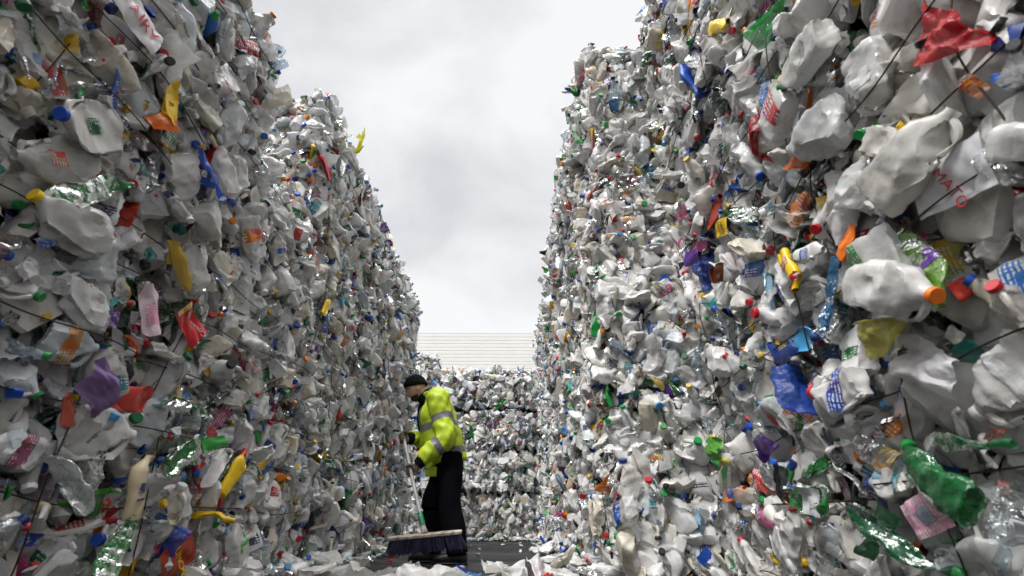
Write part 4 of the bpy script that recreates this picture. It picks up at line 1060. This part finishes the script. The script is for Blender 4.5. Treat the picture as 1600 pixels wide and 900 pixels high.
loose(J_, 655, 892, 3.05, .24, (60, 4, 0), (.84, .83, .81), 'white milk jug with blue cap lying on the ground before the broom', 'milk jug', cap=NAVY, var=3)
loose(J_, 706, 892, 3.10, .21, (10, 10, 0), (.62, .61, .57), 'dull grey crushed jug on the ground in front of the boots', 'milk jug', var=9)
loose(D_, 442, 884, 3.05, .27, (80, 0, 30), CL, 'clear drink bottle with dark blue label lying by the left wall', 'drink bottle', lab=hexc('1c3f86'), var=5)
loose(P_, 727, 880, 3.65, .13, (30, 20, 0), hexc('1f3fa8'), 'crumpled blue plastic strip by the boots', 'plastic scrap', var=2)
loose(C_, 744, 886, 3.55, .10, (70, 0, 0), GRN, 'small green bottle on the tarmac right of the boots', 'bottle', var=3)
loose(P_, 735, 896, 3.25, .13, (0, 0, 0), hexc('5aa0d8'), 'pale blue plastic scrap in front of the boots', 'plastic scrap', var=6)
loose(P_, 795, 892, 3.00, .27, (100, 0, 0), (.82, .81, .79), 'large crumpled white sheet on the ground at the bottom of the yard', 'plastic sheet', var=12)
loose(P_, 775, 897, 2.95, .14, (60, 0, 0), YEL, 'yellow plastic scrap under the large white sheet', 'plastic scrap', var=3)
loose(P_, 850, 894, 2.95, .20, (10, 16, 0), (.80, .78, .77), 'small white crumpled sheet just right of the large one', 'plastic sheet', var=13)
loose(P_, 842, 899, 2.90, .18, (80, 0, 0), RED, 'red plastic strip at the bottom edge', 'plastic scrap', var=6)
loose(P_, 905, 893, 3.2, .24, (40, 12, 0), (.78, .77, .75), 'crumpled white bag at the foot of the right wall', 'plastic bag', var=14)
loose(P_, 980, 893, 3.2, .3, (120, 25, 0), (.74, .72, .68), 'grubby white film trailing from the foot of the right wall', 'plastic film', var=15)
loose(P_, 595, 894, 3.0, .24, (15, 0, 0), (.30, .29, .27), 'dirty grey film lying in front of the broom', 'plastic film', var=16)
loose(D_, 625, 895, 3.05, .22, (100, 0, 60), CL, 'clear crushed bottle between the grey film and the white jug', 'drink bottle', var=8)
loose(D_, 540, 889, 3.20, .24, (20, 0, 0), (.78, .80, .8), 'clear crushed bottle left of the dirty grey film', 'drink bottle', var=11, cap=NAVY)
loose(J_, 497, 886, 3.35, .23, (140, 0, 0), WH2, 'grubby white jug at the foot of the left wall', 'milk jug', var=12)
loose(D_, 760, 895, 3.00, .22, (150, 0, 20), CL, 'clear crushed bottle leaning on the large white sheet', 'drink bottle', var=2)
loose(C_, 675, 899, 2.85, .17, (30, 0, 0), hexc('cfcfca'), 'off-white bottle at the bottom edge below the milk jug', 'bottle', var=6)
loose(P_, 560, 870, 4.5, .24, (30, 0, 0), (.5, .48, .45), 'greyish film on the ground left of the broom', 'plastic film', var=15)
loose(P_, 612, 872, 4.8, .10, (0, 0, 0), hexc('c84a1a'), 'small orange scrap beneath the broom', 'plastic scrap', var=8)
loose(C_, 574, 870, 4.9, .12, (45, 0, 0), TEAL, 'small teal bottle on the ground left of the broom', 'bottle', var=2)
loose(J_, 600, 896, 2.95, .24, (110, 0, 0), WH2, 'off-white flattened jug at the bottom edge under the broom', 'milk jug', var=6, cap=RED)
loose(J_, 880, 897, 3.00, .24, (35, 0, 0), (.80, .79, .77), 'white flattened jug at the bottom edge beside the small crumpled sheet', 'milk jug', var=14)
loose(D_, 925, 897, 3.05, .25, (70, 0, 0), CL, 'clear crushed bottle at the bottom edge near the right wall', 'drink bottle', var=13, cap=GRN)
loose(P_, 690, 898, 2.80, .22, (0, 0, 0), (.80, .79, .76), 'white film at the bottom edge between two jugs', 'plastic film', var=17)
loose(P_, 570, 897, 2.9, .22, (130, 0, 0), (.76, .75, .72), 'pale film at the bottom edge left of the off-white jug', 'plastic film', var=13)
loose(D_, 820, 893, 3.0, .24, (20, 10, 0), (.76, .82, .86), 'pale blue crushed bottle lying across the large white sheet', 'drink bottle', var=9, cap=BLUE)
loose(J_, 725, 897, 2.85, .22, (95, 20, 0), (.80, .80, .79), 'milky crushed jug at the bottom edge below the pale blue scrap', 'milk jug', var=15)
loose(D_, 865, 896, 2.95, .23, (120, 0, 0), CL, 'clear crushed bottle with green cap at the bottom edge by the small crumpled sheet', 'drink bottle', var=4, cap=GRN)
rl = np.random.RandomState(77); lit = []
for _ in range(420):
    u = rl.rand()
    if u < .36: x, y = -1.58 + abs(rl.normal()) * .16, rl.uniform(2.6, 8.2)
    elif u < .76: x, y = .60 - abs(rl.normal()) * .12, rl.uniform(3.0, 10.2)
    elif u < .9: x, y = rl.uniform(-1.4, .5), 10.40 - abs(rl.normal()) * .2
    else: x, y = rl.uniform(-1.2, .45), rl.uniform(3.0, 10)
    k = pick_kind(rl); it = LOW[k][rl.randint(len(LOW[k]))]
    Mx = np.array(Matrix.Rotation(rl.uniform(0, 6.28), 3, 'Z') @ Matrix.Rotation(rl.normal() * .25, 3, 'X')) @ np.array(Matrix.Rotation(R(0), 3, 'X'))
    B_ = np.stack([[1, 0, 0], [0, 0, 1], [0, -1, 0]], 0).astype(float)
    s_ = rl.uniform(.3, .95) if u < .9 else rl.uniform(.10, .35)
    Mx = Mx @ B_ * s_; zmin = (it['body'].V @ Mx.T)[:, 2].min()
    lit += coloured_chunks(it, rl, Mx, np.array([x, y, -zmin + .004]))
tag(put('litter', mesh('litter', lit, ATTR_MATS, True, 40, attr=True)), kind='stuff')
